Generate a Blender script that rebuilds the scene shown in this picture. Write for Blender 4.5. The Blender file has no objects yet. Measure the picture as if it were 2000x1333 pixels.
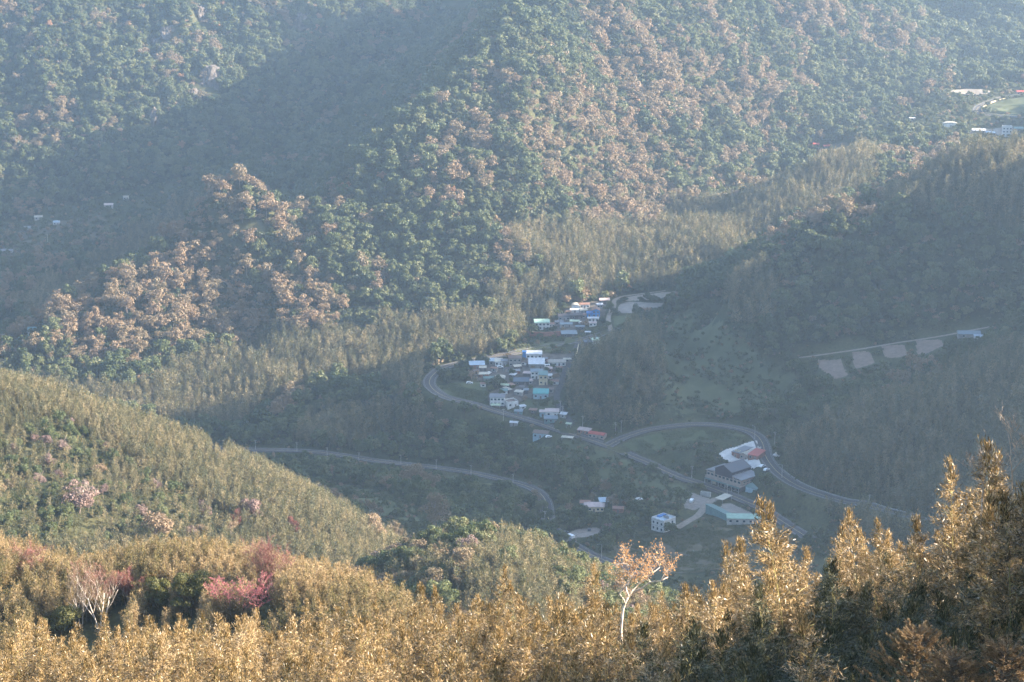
import bpy, math, random
import numpy as np
from mathutils import Vector, Matrix

R = math.radians
sc = bpy.context.scene
COL = sc.collection
rng = random.Random(11)
nr = np.random.default_rng(7)

# ------------------------------------------------------------------ camera, world, sun, exposure
CAMZ, PITCH, FPX = 400.0, R(15.0), 4167.0
cam_d = bpy.data.cameras.new('camera')
cam_d.sensor_width = 36.0
cam_d.lens = FPX * 36.0 / 2000.0
cam_d.clip_start = 1.0
cam_d.clip_end = 12000.0
cam = bpy.data.objects.new('camera', cam_d)
COL.objects.link(cam)
cam.location = (0, 0, CAMZ)
cam.rotation_euler = (math.pi / 2 - PITCH, 0, 0)
sc.camera = cam

SUN_EL, SUN_AZ = R(24.0), R(1.0)            # azimuth measured from +X (right of the view) towards +Y (ahead)
sdir = Vector((math.cos(SUN_EL) * math.cos(SUN_AZ), math.cos(SUN_EL) * math.sin(SUN_AZ), math.sin(SUN_EL)))
world = bpy.data.worlds.new('World')
sc.world = world
world.use_nodes = True
nt = world.node_tree
bg = nt.nodes['Background']
sky = nt.nodes.new('ShaderNodeTexSky')
sky.sky_type = 'NISHITA'
sky.sun_disc = False
sky.sun_elevation = SUN_EL
sky.sun_rotation = math.pi / 2 - SUN_AZ      # nishita: 0 = +Y, clockwise
sky.air_density = 1.0
sky.dust_density = 1.0
nt.links.new(sky.outputs[0], bg.inputs[0])
bg.inputs[1].default_value = 0.09
sun_d = bpy.data.lights.new('sun', 'SUN')
sun_d.energy = 5.0
sun_d.angle = R(0.5)
sun_d.color = (1.0, 0.865, 0.71)
sun = bpy.data.objects.new('sun', sun_d)
COL.objects.link(sun)
sun.rotation_euler = sdir.to_track_quat('Z', 'Y').to_euler()
sun.location = (600, 0, 900)
sc.view_settings.view_transform = 'Standard'
sc.view_settings.look = 'None'
sc.view_settings.gamma = 1.0
sc.view_settings.exposure = 2.72
sc.render.engine = 'CYCLES'
sc.cycles.use_denoising = True
sc.cycles.max_bounces = 4
sc.cycles.diffuse_bounces = 2
sc.cycles.glossy_bounces = 1
sc.cycles.transmission_bounces = 2
sc.cycles.transparent_max_bounces = 6
sc.cycles.volume_bounces = 0
sc.cycles.use_adaptive_sampling = True
sc.cycles.adaptive_threshold = 0.02

# ------------------------------------------------------------------ terrain height field
def ray(u, v):
    dx = (u - 1000.0) / FPX
    dy = -(v - 666.5) / FPX
    yy = math.cos(PITCH) + dy * math.sin(PITCH)
    zz = -math.sin(PITCH) + dy * math.cos(PITCH)
    return dx / yy, zz / yy                  # X and Z per unit of Y

def pt(u, v, D):
    a, b = ray(u, v)
    return a * D, D, CAMZ + b * D

P = []   # x, y, z, roughness
def cp(u, v, D, tree=0.0, amp=1.0):
    x, y, z = pt(u, v, D)
    P.append((x, y, z - tree, amp))
def cw(x, y, z, amp=1.0):
    P.append((x, y, z, amp))

# main mountain face
for u, v, D in [(1000, 600, 1500), (1000, 500, 1555), (1000, 400, 1610), (1000, 300, 1650), (1000, 180, 1720), (1010, 70, 1785),
                (1000, 0, 1835), (900, 130, 1745), (760, 235, 1685), (690, 320, 1645), (620, 405, 1610), (800, 400, 1590),
                (850, 250, 1675), (700, 500, 1545), (560, 432, 1615), (520, 405, 1610), (465, 318, 1600), (432, 348, 1592), (500, 352, 1600), (470, 380, 1580), (530, 395, 1608), (400, 385, 1595),
                (330, 450, 1600), (290, 500, 1570), (230, 548, 1545), (180, 590, 1520), (120, 625, 1495), (60, 690, 1460),
                (20, 720, 1440), (460, 450, 1590), (420, 560, 1535), (560, 560, 1530), (300, 620, 1490), (200, 680, 1455),
                (480, 650, 1480), (700, 600, 1500), (850, 560, 1520), (1200, 500, 1600), (1200, 400, 1690), (1200, 250, 1790),
                (1200, 100, 1930), (1200, 0, 2020), (1300, 440, 1720), (1400, 330, 1850), (1400, 200, 1960), (1400, 50, 2090),
                (1550, 200, 2040), (1550, 50, 2200), (1650, 120, 2190), (1700, 40, 2290), (1850, 40, 2420), (1780, 0, 2400),
                (1480, 290, 1900), (1300, 330, 1790), (650, 450, 1635)]:
    cp(u, v, D, 8, .3 if (u, v) in ((1010, 70), (1000, 0), (900, 130), (760, 235), (690, 320), (620, 405), (560, 432), (520, 405), (465, 318), (400, 385), (850, 250), (330, 450), (290, 500)) else 1.45)
# its slopes above the frame
for u, v, D in [(1400, -200, 2350), (1650, -150, 2500), (1900, -100, 2650), (1300, -400, 2500)]:
    cp(u, v, D, 8)
cw(24, 2040, 238); cw(76, 2180, 255); cw(150, 2500, 225); cw(500, 2900, 420); cw(900, 3100, 480)
# back (left) side of the spur, hidden from the camera
for x, y, z in [(-60, 2080, 120), (-130, 1960, 40), (-190, 1860, 0), (-200, 1780, -5), (-230, 1700, 0), (-140, 1790, 40), (0, 2250, 170), (40, 2400, 205),
                (-310, 1700, -10), (-350, 1640, -35), (-400, 1570, -50), (-440, 1500, -60), (-170, 1730, 30)]:
    cw(x, y, z)
# gully of the left valley and its floor
for u, v, D in [(300, 440, 2010), (100, 440, 2040), (200, 490, 1960), (50, 520, 1900), (120, 580, 1800), (20, 600, 1780), (30, 670, 1700),
                (-150, 600, 1800), (-150, 450, 2060), (0, 400, 2110), (400, 370, 2080)]:
    cp(u, v, D, 5, .5)
for u, v, D in [(560, 330, 2150), (640, 250, 2280), (750, 150, 2450), (850, 60, 2650), (480, 350, 2100), (900, 0, 2800)]:
    cp(u, v, D, 8, .8)
# far mountain on the left
for u, v, D in [(0, 300, 2190), (0, 200, 2260), (0, 100, 2330), (0, 0, 2400), (150, 330, 2160), (200, 200, 2270), (200, 80, 2370),
                (400, 250, 2250), (400, 130, 2350), (400, 0, 2470), (560, 200, 2340), (560, 80, 2450), (650, 20, 2560), (700, 90, 2520),
                (-200, 300, 2190), (-200, 100, 2340), (-200, -100, 2480), (100, -150, 2510), (400, -150, 2600), (700, -120, 2720),
                (900, -100, 2900), (500, -300, 2760)]:
    cp(u, v, D, 8, 1.6)
cw(-500, 3100, 420); cw(0, 3200, 430); cw(-1100, 2900, 420); cw(-900, 2400, 150)
# low slopes at the foot of the main mountain, front bamboo
for u, v, D in [(850, 640, 1460), (1000, 620, 1478), (700, 670, 1440), (560, 720, 1405), (400, 720, 1410), (250, 740, 1395), (300, 790, 1365),
                (430, 810, 1350), (100, 760, 1390), (600, 770, 1365), (700, 740, 1385), (780, 700, 1412)]:
    cp(u, v, D, 7, .5)
# village shelf
for u, v, D in [(1150, 640, 1447), (1060, 645, 1443), (1170, 600, 1480), (1240, 600, 1478), (1280, 575, 1500), (1190, 655, 1430),
                (1000, 690, 1396), (900, 712, 1378), (838, 738, 1350), (832, 756, 1338), (870, 778, 1320), (960, 798, 1308),
                (1000, 740, 1355), (950, 745, 1350), (1050, 780, 1326), (1100, 705, 1385), (1100, 840, 1280), (1190, 862, 1262),
                (1060, 815, 1302)]:
    cp(u, v, D, 0, 0.05)
# scarp and left road
for u, v, D in [(470, 878, 1300), (600, 882, 1292), (720, 895, 1275), (840, 908, 1258), (960, 930, 1235), (1040, 958, 1205),
                (1068, 1000, 1160), (1090, 1040, 1110), (1150, 1075, 1065), (1210, 1110, 1025)]:
    cp(u, v, D, 0, 0.1)
for u, v, D in [(500, 840, 1325), (650, 800, 1345), (760, 800, 1325), (870, 815, 1308), (960, 840, 1290), (1040, 885, 1262), (760, 860, 1296)]:
    cp(u, v, D, 8, .2)
for u, v, D in [(1060, 920, 1236), (1150, 920, 1225), (1220, 940, 1200), (1180, 1000, 1150), (1300, 1030, 1118), (1300, 985, 1152),
                (1400, 1010, 1128), (1480, 1020, 1115), (1300, 1080, 1070), (1450, 1060, 1085), (1600, 1060, 1070)]:
    cp(u, v, D, 0, 0.1)
# main road past the large building, side road loop
for u, v, D in [(1290, 915, 1228), (1400, 958, 1190), (1500, 998, 1150), (1560, 1024, 1125), (1440, 930, 1206), (1480, 905, 1216), (1430, 885, 1225),
                (1260, 843, 1268), (1370, 828, 1272), (1470, 843, 1255), (1492, 872, 1232), (1503, 905, 1205), (1540, 945, 1165),
                (1620, 972, 1130), (1700, 990, 1105), (1780, 1010, 1080), (1380, 880, 1228)]:
    cp(u, v, D, 0, 0.05)
# grassy valley right of the village
for u, v, D in [(1100, 780, 1318), (1130, 720, 1365), (1200, 830, 1275), (1350, 790, 1310), (1310, 740, 1345), (1350, 690, 1386),
                (1390, 645, 1416), (1335, 605, 1462), (1500, 760, 1312)]:
    cp(u, v, D, 4, 0.2)
# near spur right of the village
for u, v, D in [(1215, 655, 1298), (1245, 640, 1312), (1270, 622, 1350), (1228, 700, 1290), (1200, 720, 1312), (1250, 760, 1300), (1200, 780, 1292)]:
    cp(u, v, D, 9, 0.3)
# lit bamboo ridge across the ravine and the ravine behind it
for u, v, D in [(1690, 275, 1745), (1600, 330, 1700), (1500, 395, 1650), (1350, 460, 1590), (1200, 545, 1530), (1100, 560, 1520), (1715, 310, 1720),
                (1650, 370, 1660), (1560, 420, 1610), (1450, 460, 1575), (1300, 540, 1525)]:
    cp(u, v, D, 8, 0.5)
for u, v, D in [(1400, 415, 1815), (1480, 355, 1885), (1560, 300, 1960), (1650, 230, 2060), (1720, 190, 2130), (1830, 130, 2260), (1620, 290, 1935)]:
    cp(u, v, D, 8, 0.4)
# plateau top right and gorge below it
for u, v, D in [(1880, 245, 1960), (1960, 255, 1945), (1800, 225, 1985), (1980, 200, 2040), (1900, 190, 2070), (1850, 170, 2120), (2000, 100, 2280),
                (2100, 200, 2040), (2100, 60, 2400)]:
    cp(u, v, D, 2, 0.4)
for u, v, D in [(1760, 290, 1800), (1740, 340, 1740), (1780, 260, 1870), (1650, 420, 1560), (1850, 285, 1850)]:
    cp(u, v, D, 12, 0.3)
# right hill
for u, v, D in [(2000, 278, 1450), (1900, 290, 1450), (1800, 318, 1445), (1720, 362, 1432), (1640, 415, 1425), (1560, 455, 1420), (1440, 508, 1398),
                (1370, 545, 1425), (1900, 400, 1395), (1800, 430, 1400), (2000, 400, 1385), (1700, 500, 1390), (1560, 560, 1385),
                (1480, 600, 1365), (1495, 650, 1345), (1430, 650, 1360), (1700, 600, 1360), (1900, 560, 1350), (2000, 600, 1330), (1600, 650, 1345)]:
    cp(u, v, D, 8, 0.7)
for u, v, D in [(1620, 725, 1300), (1700, 700, 1310), (1760, 685, 1312), (1820, 670, 1315), (1580, 695, 1325), (1700, 675, 1326), (1900, 652, 1318),
                (1950, 640, 1322)]:
    cp(u, v, D, 0, 0.02)
for x, y, z in [(330, 1560, 80), (260, 1530, 50), (420, 1600, 90), (600, 1490, 190), (480, 1470, 155)]:
    cw(x, y, z)
# slopes lower right
for u, v, D in [(1600, 790, 1230), (1750, 760, 1215), (1900, 720, 1210), (1540, 880, 1190), (1700, 800, 1180), (1870, 740, 1180), (2000, 700, 1170),
                (1700, 880, 1130), (1800, 940, 1070), (1950, 900, 1050), (2000, 980, 980), (1950, 800, 1120), (2060, 850, 1050)]:
    cp(u, v, D, 8, 0.4)
# valley side nearer the camera, down in front of the left road
for u, v, D in [(620, 940, 1200), (700, 965, 1130), (760, 950, 1180), (870, 980, 1140), (960, 1000, 1130), (800, 1010, 1040), (760, 1050, 950),
                (1000, 1060, 1050), (1100, 1090, 1010), (1250, 1130, 980), (1400, 1110, 1000)]:
    cp(u, v, D, 5, 0.3)
# left hill
for u, v, D in [(0, 728, 790), (100, 768, 785), (200, 798, 790), (330, 824, 795), (400, 852, 795), (450, 884, 790), (520, 914, 785), (600, 953, 775),
                (680, 1003, 765), (738, 1046, 752), (0, 880, 730), (100, 850, 745), (200, 900, 740), (300, 950, 722), (400, 940, 745), (500, 980, 735),
                (0, 1030, 672), (100, 1030, 680), (200, 1040, 685), (300, 1050, 690), (550, 1060, 705), (650, 1070, 715), (700, 1090, 712), (120, 940, 712)]:
    cp(u, v, D, 7, 0.12)
for x, y, z in [(-190, 860, 135), (-190, 960, 70), (-190, 1080, 0), (-120, 870, 110), (-120, 980, 50), (-120, 1080, 0), (-60, 850, 85), (-60, 960, 45),
                (-300, 1000, 110), (-320, 1200, -20), (-240, 1200, -30), (-300, 850, 190), (-300, 700, 190), (-450, 1200, 20), (-600, 1000, 150)]:
    cw(x, y, z, .4)
# knob in the middle
for u, v, D in [(835, 1035, 632), (900, 1018, 630), (980, 1035, 625), (1060, 1078, 610), (1118, 1112, 600), (900, 1120, 560), (1000, 1130, 560),
                (820, 1110, 575), (780, 1090, 600), (1060, 1140, 560)]:
    cp(u, v, D, 6, 0.3)
for x, y, z in [(0, 720, 110), (-20, 820, 70), (30, 700, 110), (60, 640, 130), (50, 850, 40), (100, 900, 20), (150, 700, 80), (-70, 660, 125),
                (0, 500, 165), (-60, 560, 150), (40, 440, 185), (120, 500, 150), (-60, 450, 190), (-120, 560, 150), (200, 900, 30), (250, 700, 100)]:
    cw(x, y, z, .3)
# second ridge
for u, v, D in [(0, 1065, 330), (180, 1095, 322), (300, 1064, 322), (420, 1050, 315), (520, 1060, 308), (620, 1089, 298), (700, 1114, 288),
                (780, 1152, 276), (830, 1182, 266), (0, 1180, 292), (150, 1190, 286), (300, 1160, 288), (450, 1160, 276), (600, 1170, 268), (700, 1200, 258)]:
    cp(u, v, D, 5.6, 0.08)
for x, y, z in [(-80, 400, 230), (-40, 380, 235), (-10, 340, 235), (-80, 500, 175), (10, 300, 250), (-60, 240, 268), (-30, 220, 275), (-20, 200, 285),
                (-120, 330, 290), (-140, 260, 300), (0, 240, 272), (40, 260, 250), (80, 300, 230), (60, 200, 290), (-200, 450, 240), (-60, 220, 280)]:
    cw(x, y, z, .1)
# slope under the foreground bamboo
for u, v, D in [(0, 1238, 135), (150, 1248, 135), (270, 1240, 135), (500, 1205, 135), (750, 1188, 130), (1000, 1175, 125), (1250, 1165, 120), (1450, 1130, 112),
                (1600, 1090, 105), (1750, 1060, 98), (1900, 1000, 88), (2000, 940, 80)]:
    cp(u, v, D, 10.1, 0.03)
for u, v, D in [(0, 1340, 85), (300, 1330, 85), (600, 1330, 82), (900, 1330, 78), (1200, 1320, 74), (1450, 1290, 68), (1700, 1230, 60), (1950, 1130, 50)]:
    cp(u, v, D, 9.0, 0.03)
for x, y, z in [(-20, 50, 364), (0, 45, 364), (12, 36, 366), (0, 0, 396), (-20, 0, 396), (20, 0, 398), (0, -60, 410), (-60, 0, 400), (60, 0, 405),
                (60, 100, 365), (90, 150, 340), (-40, 160, 318), (0, 165, 315), (30, 150, 322), (50, 130, 338)]:
    cw(x, y, z, .03)
# unseen mountains beyond the right edge, heights shaped to shade the valley
for x, y, z in [(520, 1280, 315), (700, 1270, 400), (520, 1200, 300), (520, 1300, 290), (520, 1318, 205), (520, 1385, 165), (400, 1395, 135), (500, 1100, 250), (460, 1000, 190), (420, 900, 150), (400, 700, 140), (700, 1100, 400), (900, 1000, 500), (900, 1200, 500), (930, 1324, 505), (930, 1342, 385), (930, 1368, 380), (930, 1420, 375), (930, 1470, 380),
                (900, 1530, 350), (700, 1380, 225), (800, 1650, 260), (1250, 1250, 560), (1150, 1400, 430), (1100, 900, 520), (700, 700, 300), (400, 400, 230), (900, 400, 380),
                (700, 1800, 215), (560, 1800, 150), (700, 1900, 185), (1000, 1800, 330), (1000, 2200, 260), (700, 2000, 130), (900, 2600, 330), (600, 2400, 190), (300, 200, 300), (600, 100, 380), (1400, 2000, 380),
                (1400, 700, 560), (1400, 100, 450), (380, 1050, 120), (340, 1150, 100)]:
    cw(x, y + (.07 * x if x >= 500 else 0), z, .5)
# far left and behind, to hold the sheet
for x, y, z in [(-800, 1500, 60), (-1100, 1500, 180), (-1200, 800, 300), (-1200, 0, 420), (-600, 400, 260), (-600, 100, 350), (-1200, 2200, 250),
                (0, -300, 450), (-800, -300, 480), (800, -300, 480), (-1500, 3200, 500), (1500, 3200, 520), (0, 3500, 560), (-700, 1800, -20), (-700, 1300, 30)]:
    cw(x, y, z, .5)

PA = np.array(P)
_c = PA[:, :2] / 100.0
def _phi(d):
    return d
def _fit(c, val, smooth):
    n = len(c)
    d = np.sqrt(((c[:, None] - c[None]) ** 2).sum(-1))
    A = np.zeros((n + 3, n + 3))
    A[:n, :n] = _phi(d) - smooth * np.eye(n)
    A[:n, n] = 1; A[:n, n + 1:] = c
    A[n, :n] = 1; A[n + 1:, :n] = c.T
    b = np.zeros(n + 3); b[:n] = val
    return np.linalg.solve(A, b)
_w = _fit(_c, PA[:, 2], 0.02)

def vnoise(x, y, seed=0):
    xi = np.floor(x).astype(np.int64); yi = np.floor(y).astype(np.int64)
    fx = x - xi; fy = y - yi
    def h(a, b):
        n = (a * 374761393 + b * 668265263 + seed * 1442695041) & 0x7fffffff
        n = ((n ^ (n >> 13)) * 1274126177) & 0x7fffffff
        return ((n ^ (n >> 16)) & 0xffff) / 65535.0
    fx = fx * fx * (3 - 2 * fx); fy = fy * fy * (3 - 2 * fy)
    return ((h(xi, yi) * (1 - fx) + h(xi + 1, yi) * fx) * (1 - fy) + (h(xi, yi + 1) * (1 - fx) + h(xi + 1, yi + 1) * fx) * fy)
def fbm(x, y, oct=4, seed=0):
    s = 0; a = 1; t = 0
    for k in range(oct):
        s = s + a * vnoise(x * 2 ** k, y * 2 ** k, seed + k); t += a; a *= .5
    return s / t

def base_height(x, y):
    x = np.atleast_1d(np.asarray(x, float)); y = np.atleast_1d(np.asarray(y, float))
    q = np.stack([x, y], 1) / 100.0
    z = np.empty(len(q)); amp = np.empty(len(q))
    n = len(_c)
    for i in range(0, len(q), 20000):
        s = q[i:i + 20000]
        d = np.sqrt(((s[:, None] - _c[None]) ** 2).sum(-1))
        z[i:i + 20000] = d @ _w[:n] + _w[n] + s @ _w[n + 1:]
        k = 1.0 / (d + 0.02) ** 3
        amp[i:i + 20000] = (k * PA[None, :, 3]).sum(1) / k.sum(1)
    rid = 1 - np.abs(2 * fbm(x / 80.0 + y / 400.0 + 3.1, y / 170.0 + 1.7, 3, 5) - 1) * 2      # rounded ribs and gullies
    z = z + amp * (rid * 15 - 5 + (fbm(x / 45.0, y / 45.0, 3, 9) - .5) * 10)
    return z

def axis(segs):
    out = []
    for a, b, st in segs:
        n = max(1, int(round((b - a) / st)))
        out += list(np.linspace(a, b, n, endpoint=False))
    out.append(segs[-1][1])
    return np.array(out)
GX = axis([(-1500, -620, 40), (-620, -240, 9), (-240, -60, 5), (-60, 340, 3.2), (340, 640, 8), (640, 1500, 30)])
GY = axis([(-300, 0, 20), (0, 160, 4), (160, 360, 4), (360, 1020, 7), (1020, 1520, 3.2), (1520, 1900, 7), (1900, 2600, 10), (2600, 3500, 30)])
_gx, _gy = np.meshgrid(GX, GY)
GZ = base_height(_gx.ravel(), _gy.ravel()).reshape(_gx.shape)

def H(x, y):
    x = np.asarray(x, float); y = np.asarray(y, float)
    i = np.clip(np.searchsorted(GX, x) - 1, 0, len(GX) - 2)
    j = np.clip(np.searchsorted(GY, y) - 1, 0, len(GY) - 2)
    fx = np.clip((x - GX[i]) / (GX[i + 1] - GX[i]), 0, 1); fy = np.clip((y - GY[j]) / (GY[j + 1] - GY[j]), 0, 1)
    return (GZ[j, i] * (1 - fx) + GZ[j, i + 1] * fx) * (1 - fy) + (GZ[j + 1, i] * (1 - fx) + GZ[j + 1, i + 1] * fx) * fy

_T = np.concatenate([np.arange(20, 400, 2.0), np.arange(400, 3400, 2.5)])
def G(u, v, near=20.0, lift=0.0):
    """world point of the ground seen at photo position (u, v), first hit beyond `near`"""
    a, b = ray(u, v)
    t = _T[_T >= near]
    h = H(a * t, t) + lift
    z = CAMZ + b * t
    k = np.argmax(z <= h)
    if not (z <= h).any():
        k = len(t) - 1
    if k > 0:
        e0 = z[k - 1] - h[k - 1]; e1 = z[k] - h[k]
        f = e0 / (e0 - e1 + 1e-9)
        tt = t[k - 1] + (t[k] - t[k - 1]) * min(max(f, 0), 1)
    else:
        tt = t[k]
    return a * tt, tt, float(H(a * tt, tt))

def visible(x, y, z):
    """arrays: is the point seen from the camera over the terrain"""
    s = np.linspace(0.02, 0.985, 160)[:, None]
    hh = H(x[None] * s, y[None] * s)
    zz = CAMZ + (z[None] - CAMZ) * s
    return (zz >= hh - 0.3).all(0)

def project(x, y, z):
    c, s = math.cos(PITCH), math.sin(PITCH)
    dz = z - CAMZ
    f = y * c - dz * s
    up = y * s + dz * c
    return 1000 + FPX * x / f, 666.5 - FPX * up / f

# ------------------------------------------------------------------ helpers for tagging and meshes
def tag(o, label=None, cat=None, group=None, kind=None):
    if label: o['label'] = label
    if cat: o['category'] = cat
    if group: o['group'] = group
    if kind: o['kind'] = kind
    return o

def new_obj(name, mesh, parent=None, loc=None, rot=None):
    o = bpy.data.objects.new(name, mesh)
    COL.objects.link(o)
    if parent is not None: o.parent = parent
    if loc is not None: o.location = loc
    if rot is not None: o.rotation_euler = rot
    return o

def np_mesh(name, V, F, mats=(), smooth=False, midx=None):
    """V (n,3), F (m,4) or list of arrays"""
    me = bpy.data.meshes.new(name)
    V = np.asarray(V, np.float32)
    if isinstance(F, list):
        loops = np.concatenate([np.asarray(f, np.int32).ravel() for f in F])
        cnt = np.concatenate([np.full(len(f), np.asarray(f).shape[1]) for f in F])
    else:
        F = np.asarray(F, np.int32); loops = F.ravel(); cnt = np.full(len(F), F.shape[1])
    me.vertices.add(len(V)); me.vertices.foreach_set('co', V.ravel())
    me.loops.add(len(loops)); me.loops.foreach_set('vertex_index', loops.astype(np.int32))
    st = np.concatenate([[0], np.cumsum(cnt)[:-1]]).astype(np.int32)
    me.polygons.add(len(cnt)); me.polygons.foreach_set('loop_start', st)
    try: me.polygons.foreach_set('loop_total', cnt.astype(np.int32))
    except Exception: pass
    if midx is not None: me.polygons.foreach_set('material_index', np.asarray(midx, np.int32))
    me.polygons.foreach_set('use_smooth', np.full(len(cnt), smooth))
    for m in mats: me.materials.append(m)
    me.update(calc_edges=True)
    return me

class MB:
    """collects boxes, prisms and tubes into one mesh"""
    def __init__(s): s.v = []; s.f = []; s.m = []
    def add(s, V, F, mi=0):
        b = len(s.v); s.v += [tuple(map(float, p)) for p in V]; s.f += [tuple(b + i for i in f) for f in F]; s.m += [mi] * len(F); return s
    def box(s, x0, x1, y0, y1, z0, z1, mi=0):
        V = [(x0, y0, z0), (x1, y0, z0), (x1, y1, z0), (x0, y1, z0), (x0, y0, z1), (x1, y0, z1), (x1, y1, z1), (x0, y1, z1)]
        return s.add(V, [(0, 3, 2, 1), (4, 5, 6, 7), (0, 1, 5, 4), (1, 2, 6, 5), (2, 3, 7, 6), (3, 0, 4, 7)], mi)
    def tube(s, pts, rad, n=6, mi=0):
        pts = [Vector(p) for p in pts]; rings = []
        for i, p in enumerate(pts):
            t = (pts[min(i + 1, len(pts) - 1)] - pts[max(i - 1, 0)]).normalized()
            a = t.orthogonal().normalized(); b = t.cross(a)
            r = rad[i] if hasattr(rad, '__len__') else rad
            rings.append([p + a * math.cos(2 * math.pi * k / n) * r + b * math.sin(2 * math.pi * k / n) * r for k in range(n)])
        V = [q for rr in rings for q in rr]; F = []
        for i in range(len(pts) - 1):
            for k in range(n):
                F.append((i * n + k, i * n + (k + 1) % n, (i + 1) * n + (k + 1) % n, (i + 1) * n + k))
        F.append(tuple(range(n - 1, -1, -1))); F.append(tuple((len(pts) - 1) * n + k for k in range(n)))
        return s.add(V, F, mi)
    def mesh(s, name, mats=(), smooth=False):
        me = bpy.data.meshes.new(name)
        me.from_pydata(s.v, [], s.f)
        for m in mats: me.materials.append(m)
        me.polygons.foreach_set('material_index', s.m)
        if smooth: me.shade_smooth()
        me.update(); return me
    def obj(s, name, mat, parent=None, smooth=False, loc=None, rot=None):
        mats = mat if isinstance(mat, (list, tuple)) else [mat]
        return new_obj(name, s.mesh(name, mats, smooth), parent, loc, rot)

# ------------------------------------------------------------------ materials
def plain(name, col, rough=.8, var=.15, scale=1.2, metal=0.0, spec=.3, stain=None):
    m = bpy.data.materials.new(name); m.use_nodes = True
    t = m.node_tree; p = t.nodes['Principled BSDF']
    p.inputs['Roughness'].default_value = rough; p.inputs['Metallic'].default_value = metal
    p.inputs['Specular IOR Level'].default_value = spec
    tc = t.nodes.new('ShaderNodeTexCoord'); n = t.nodes.new('ShaderNodeTexNoise'); n.inputs['Scale'].default_value = scale
    n.inputs['Detail'].default_value = 5
    t.links.new(tc.outputs['Object'], n.inputs['Vector'])
    r = t.nodes.new('ShaderNodeValToRGB')
    a = [max(0, c * (1 - var * 1.6)) for c in col]; b = [min(1, c * (1 + var)) for c in col]
    if stain: a = list(stain)
    r.color_ramp.elements[0].position = .3; r.color_ramp.elements[1].position = .68
    r.color_ramp.elements[0].color = (*a, 1); r.color_ramp.elements[1].color = (*b, 1)
    t.links.new(n.outputs['Fac'], r.inputs['Fac']); t.links.new(r.outputs['Color'], p.inputs['Base Color'])
    return m

def leafmat(name, cols, trans=.35, wi=.35, scale=None, rough=.55, spec=.25, noise=0.0, nscale=.02):
    """leaf colours picked per tree (object random, a broad world noise) and per leaf (island random)"""
    m = bpy.data.materials.new(name); m.use_nodes = True
    t = m.node_tree; p = t.nodes['Principled BSDF']; L = t.links
    oi = t.nodes.new('ShaderNodeObjectInfo'); ge = t.nodes.new('ShaderNodeNewGeometry')
    def M(op, a, b):
        n = t.nodes.new('ShaderNodeMath'); n.operation = op
        for i, q in enumerate((a, b)):
            if isinstance(q, float): n.inputs[i].default_value = q
            else: L.new(q, n.inputs[i])
        return n.outputs[0]
    fac = M('ADD', M('MULTIPLY', oi.outputs['Random'], 1.0 - wi - noise), M('MULTIPLY', ge.outputs['Random Per Island'], wi))
    if noise:
        n = t.nodes.new('ShaderNodeTexNoise'); n.inputs['Scale'].default_value = nscale; n.inputs['Detail'].default_value = 3
        L.new(oi.outputs['Location'], n.inputs['Vector'])
        s = M('MULTIPLY', M('SUBTRACT', n.outputs['Fac'], .3), 2.5)
        fac = M('ADD', fac, M('MULTIPLY', s, noise))
    r = t.nodes.new('ShaderNodeValToRGB'); e = r.color_ramp.elements
    while len(e) < len(cols): e.new(.5)
    for i, c in enumerate(cols):
        e[i].position = i / (len(cols) - 1) if len(cols) > 1 else 0
        e[i].color = (*c, 1)
    L.new(fac, r.inputs['Fac'])
    L.new(r.outputs['Color'], p.inputs['Base Color'])
    p.inputs['Roughness'].default_value = rough; p.inputs['Specular IOR Level'].default_value = spec
    tr = t.nodes.new('ShaderNodeBsdfTranslucent'); L.new(r.outputs['Color'], tr.inputs['Color'])
    mx = t.nodes.new('ShaderNodeMixShader'); mx.inputs[0].default_value = trans
    L.new(p.outputs[0], mx.inputs[1]); L.new(tr.outputs[0], mx.inputs[2])
    L.new(mx.outputs[0], t.nodes['Material Output'].inputs['Surface'])
    return m

M_green = leafmat('evergreen_leaves', [(.035, .05, .02), (.065, .088, .032), (.105, .125, .048), (.155, .165, .07), (.23, .21, .105)], noise=.15)
M_tan = leafmat('winter_tree_twigs', [(.17, .14, .082), (.235, .175, .10), (.265, .18, .11), (.21, .165, .095), (.31, .195, .115)], trans=.25, wi=.2)
M_orange = leafmat('orange_leaves', [(.26, .14, .07), (.32, .17, .08), (.30, .17, .1)], trans=.3)
M_bam_far = leafmat('bamboo_leaves_distant', [(.04, .05, .025), (.085, .09, .042), (.155, .14, .07), (.26, .21, .11), (.36, .28, .155)], wi=.25, noise=.2, nscale=.015)
M_bam_mid = leafmat('bamboo_leaves_middle', [(.05, .055, .02), (.12, .105, .042), (.24, .175, .082), (.35, .25, .13), (.43, .31, .17)], wi=.35, noise=.3, nscale=.03)
M_bam = leafmat('bamboo_leaves_near', [(.022, .026, .013), (.055, .046, .018), (.13, .09, .034), (.29, .19, .074), (.48, .335, .16), (.68, .52, .32)], wi=.62, trans=.22, rough=.4, spec=.5, noise=.22, nscale=.11)
M_bam_shade = leafmat('green_bamboo_leaves', [(.012, .018, .010), (.022, .032, .014), (.045, .052, .022), (.09, .085, .035), (.16, .13, .06)], wi=.75, trans=.15, rough=.45, spec=.35)  # corner shade put into the leaf colour: darker and greener than the near bamboo
M_culm = plain('bamboo_culm', (.30, .26, .10), .5, .2, 3)
M_bark = plain('dark_bark', (.10, .075, .05), .9, .3, 4)
M_white_bark = plain('white_bark', (.60, .51, .42), .7, .25, 3)
M_grey_bark = plain('grey_bark', (.30, .24, .20), .9, .25, 3)
M_red_twig = leafmat('red_twigs', [(.20, .07, .06), (.26, .10, .08), (.22, .10, .09)], trans=.15, wi=.5)
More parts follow.
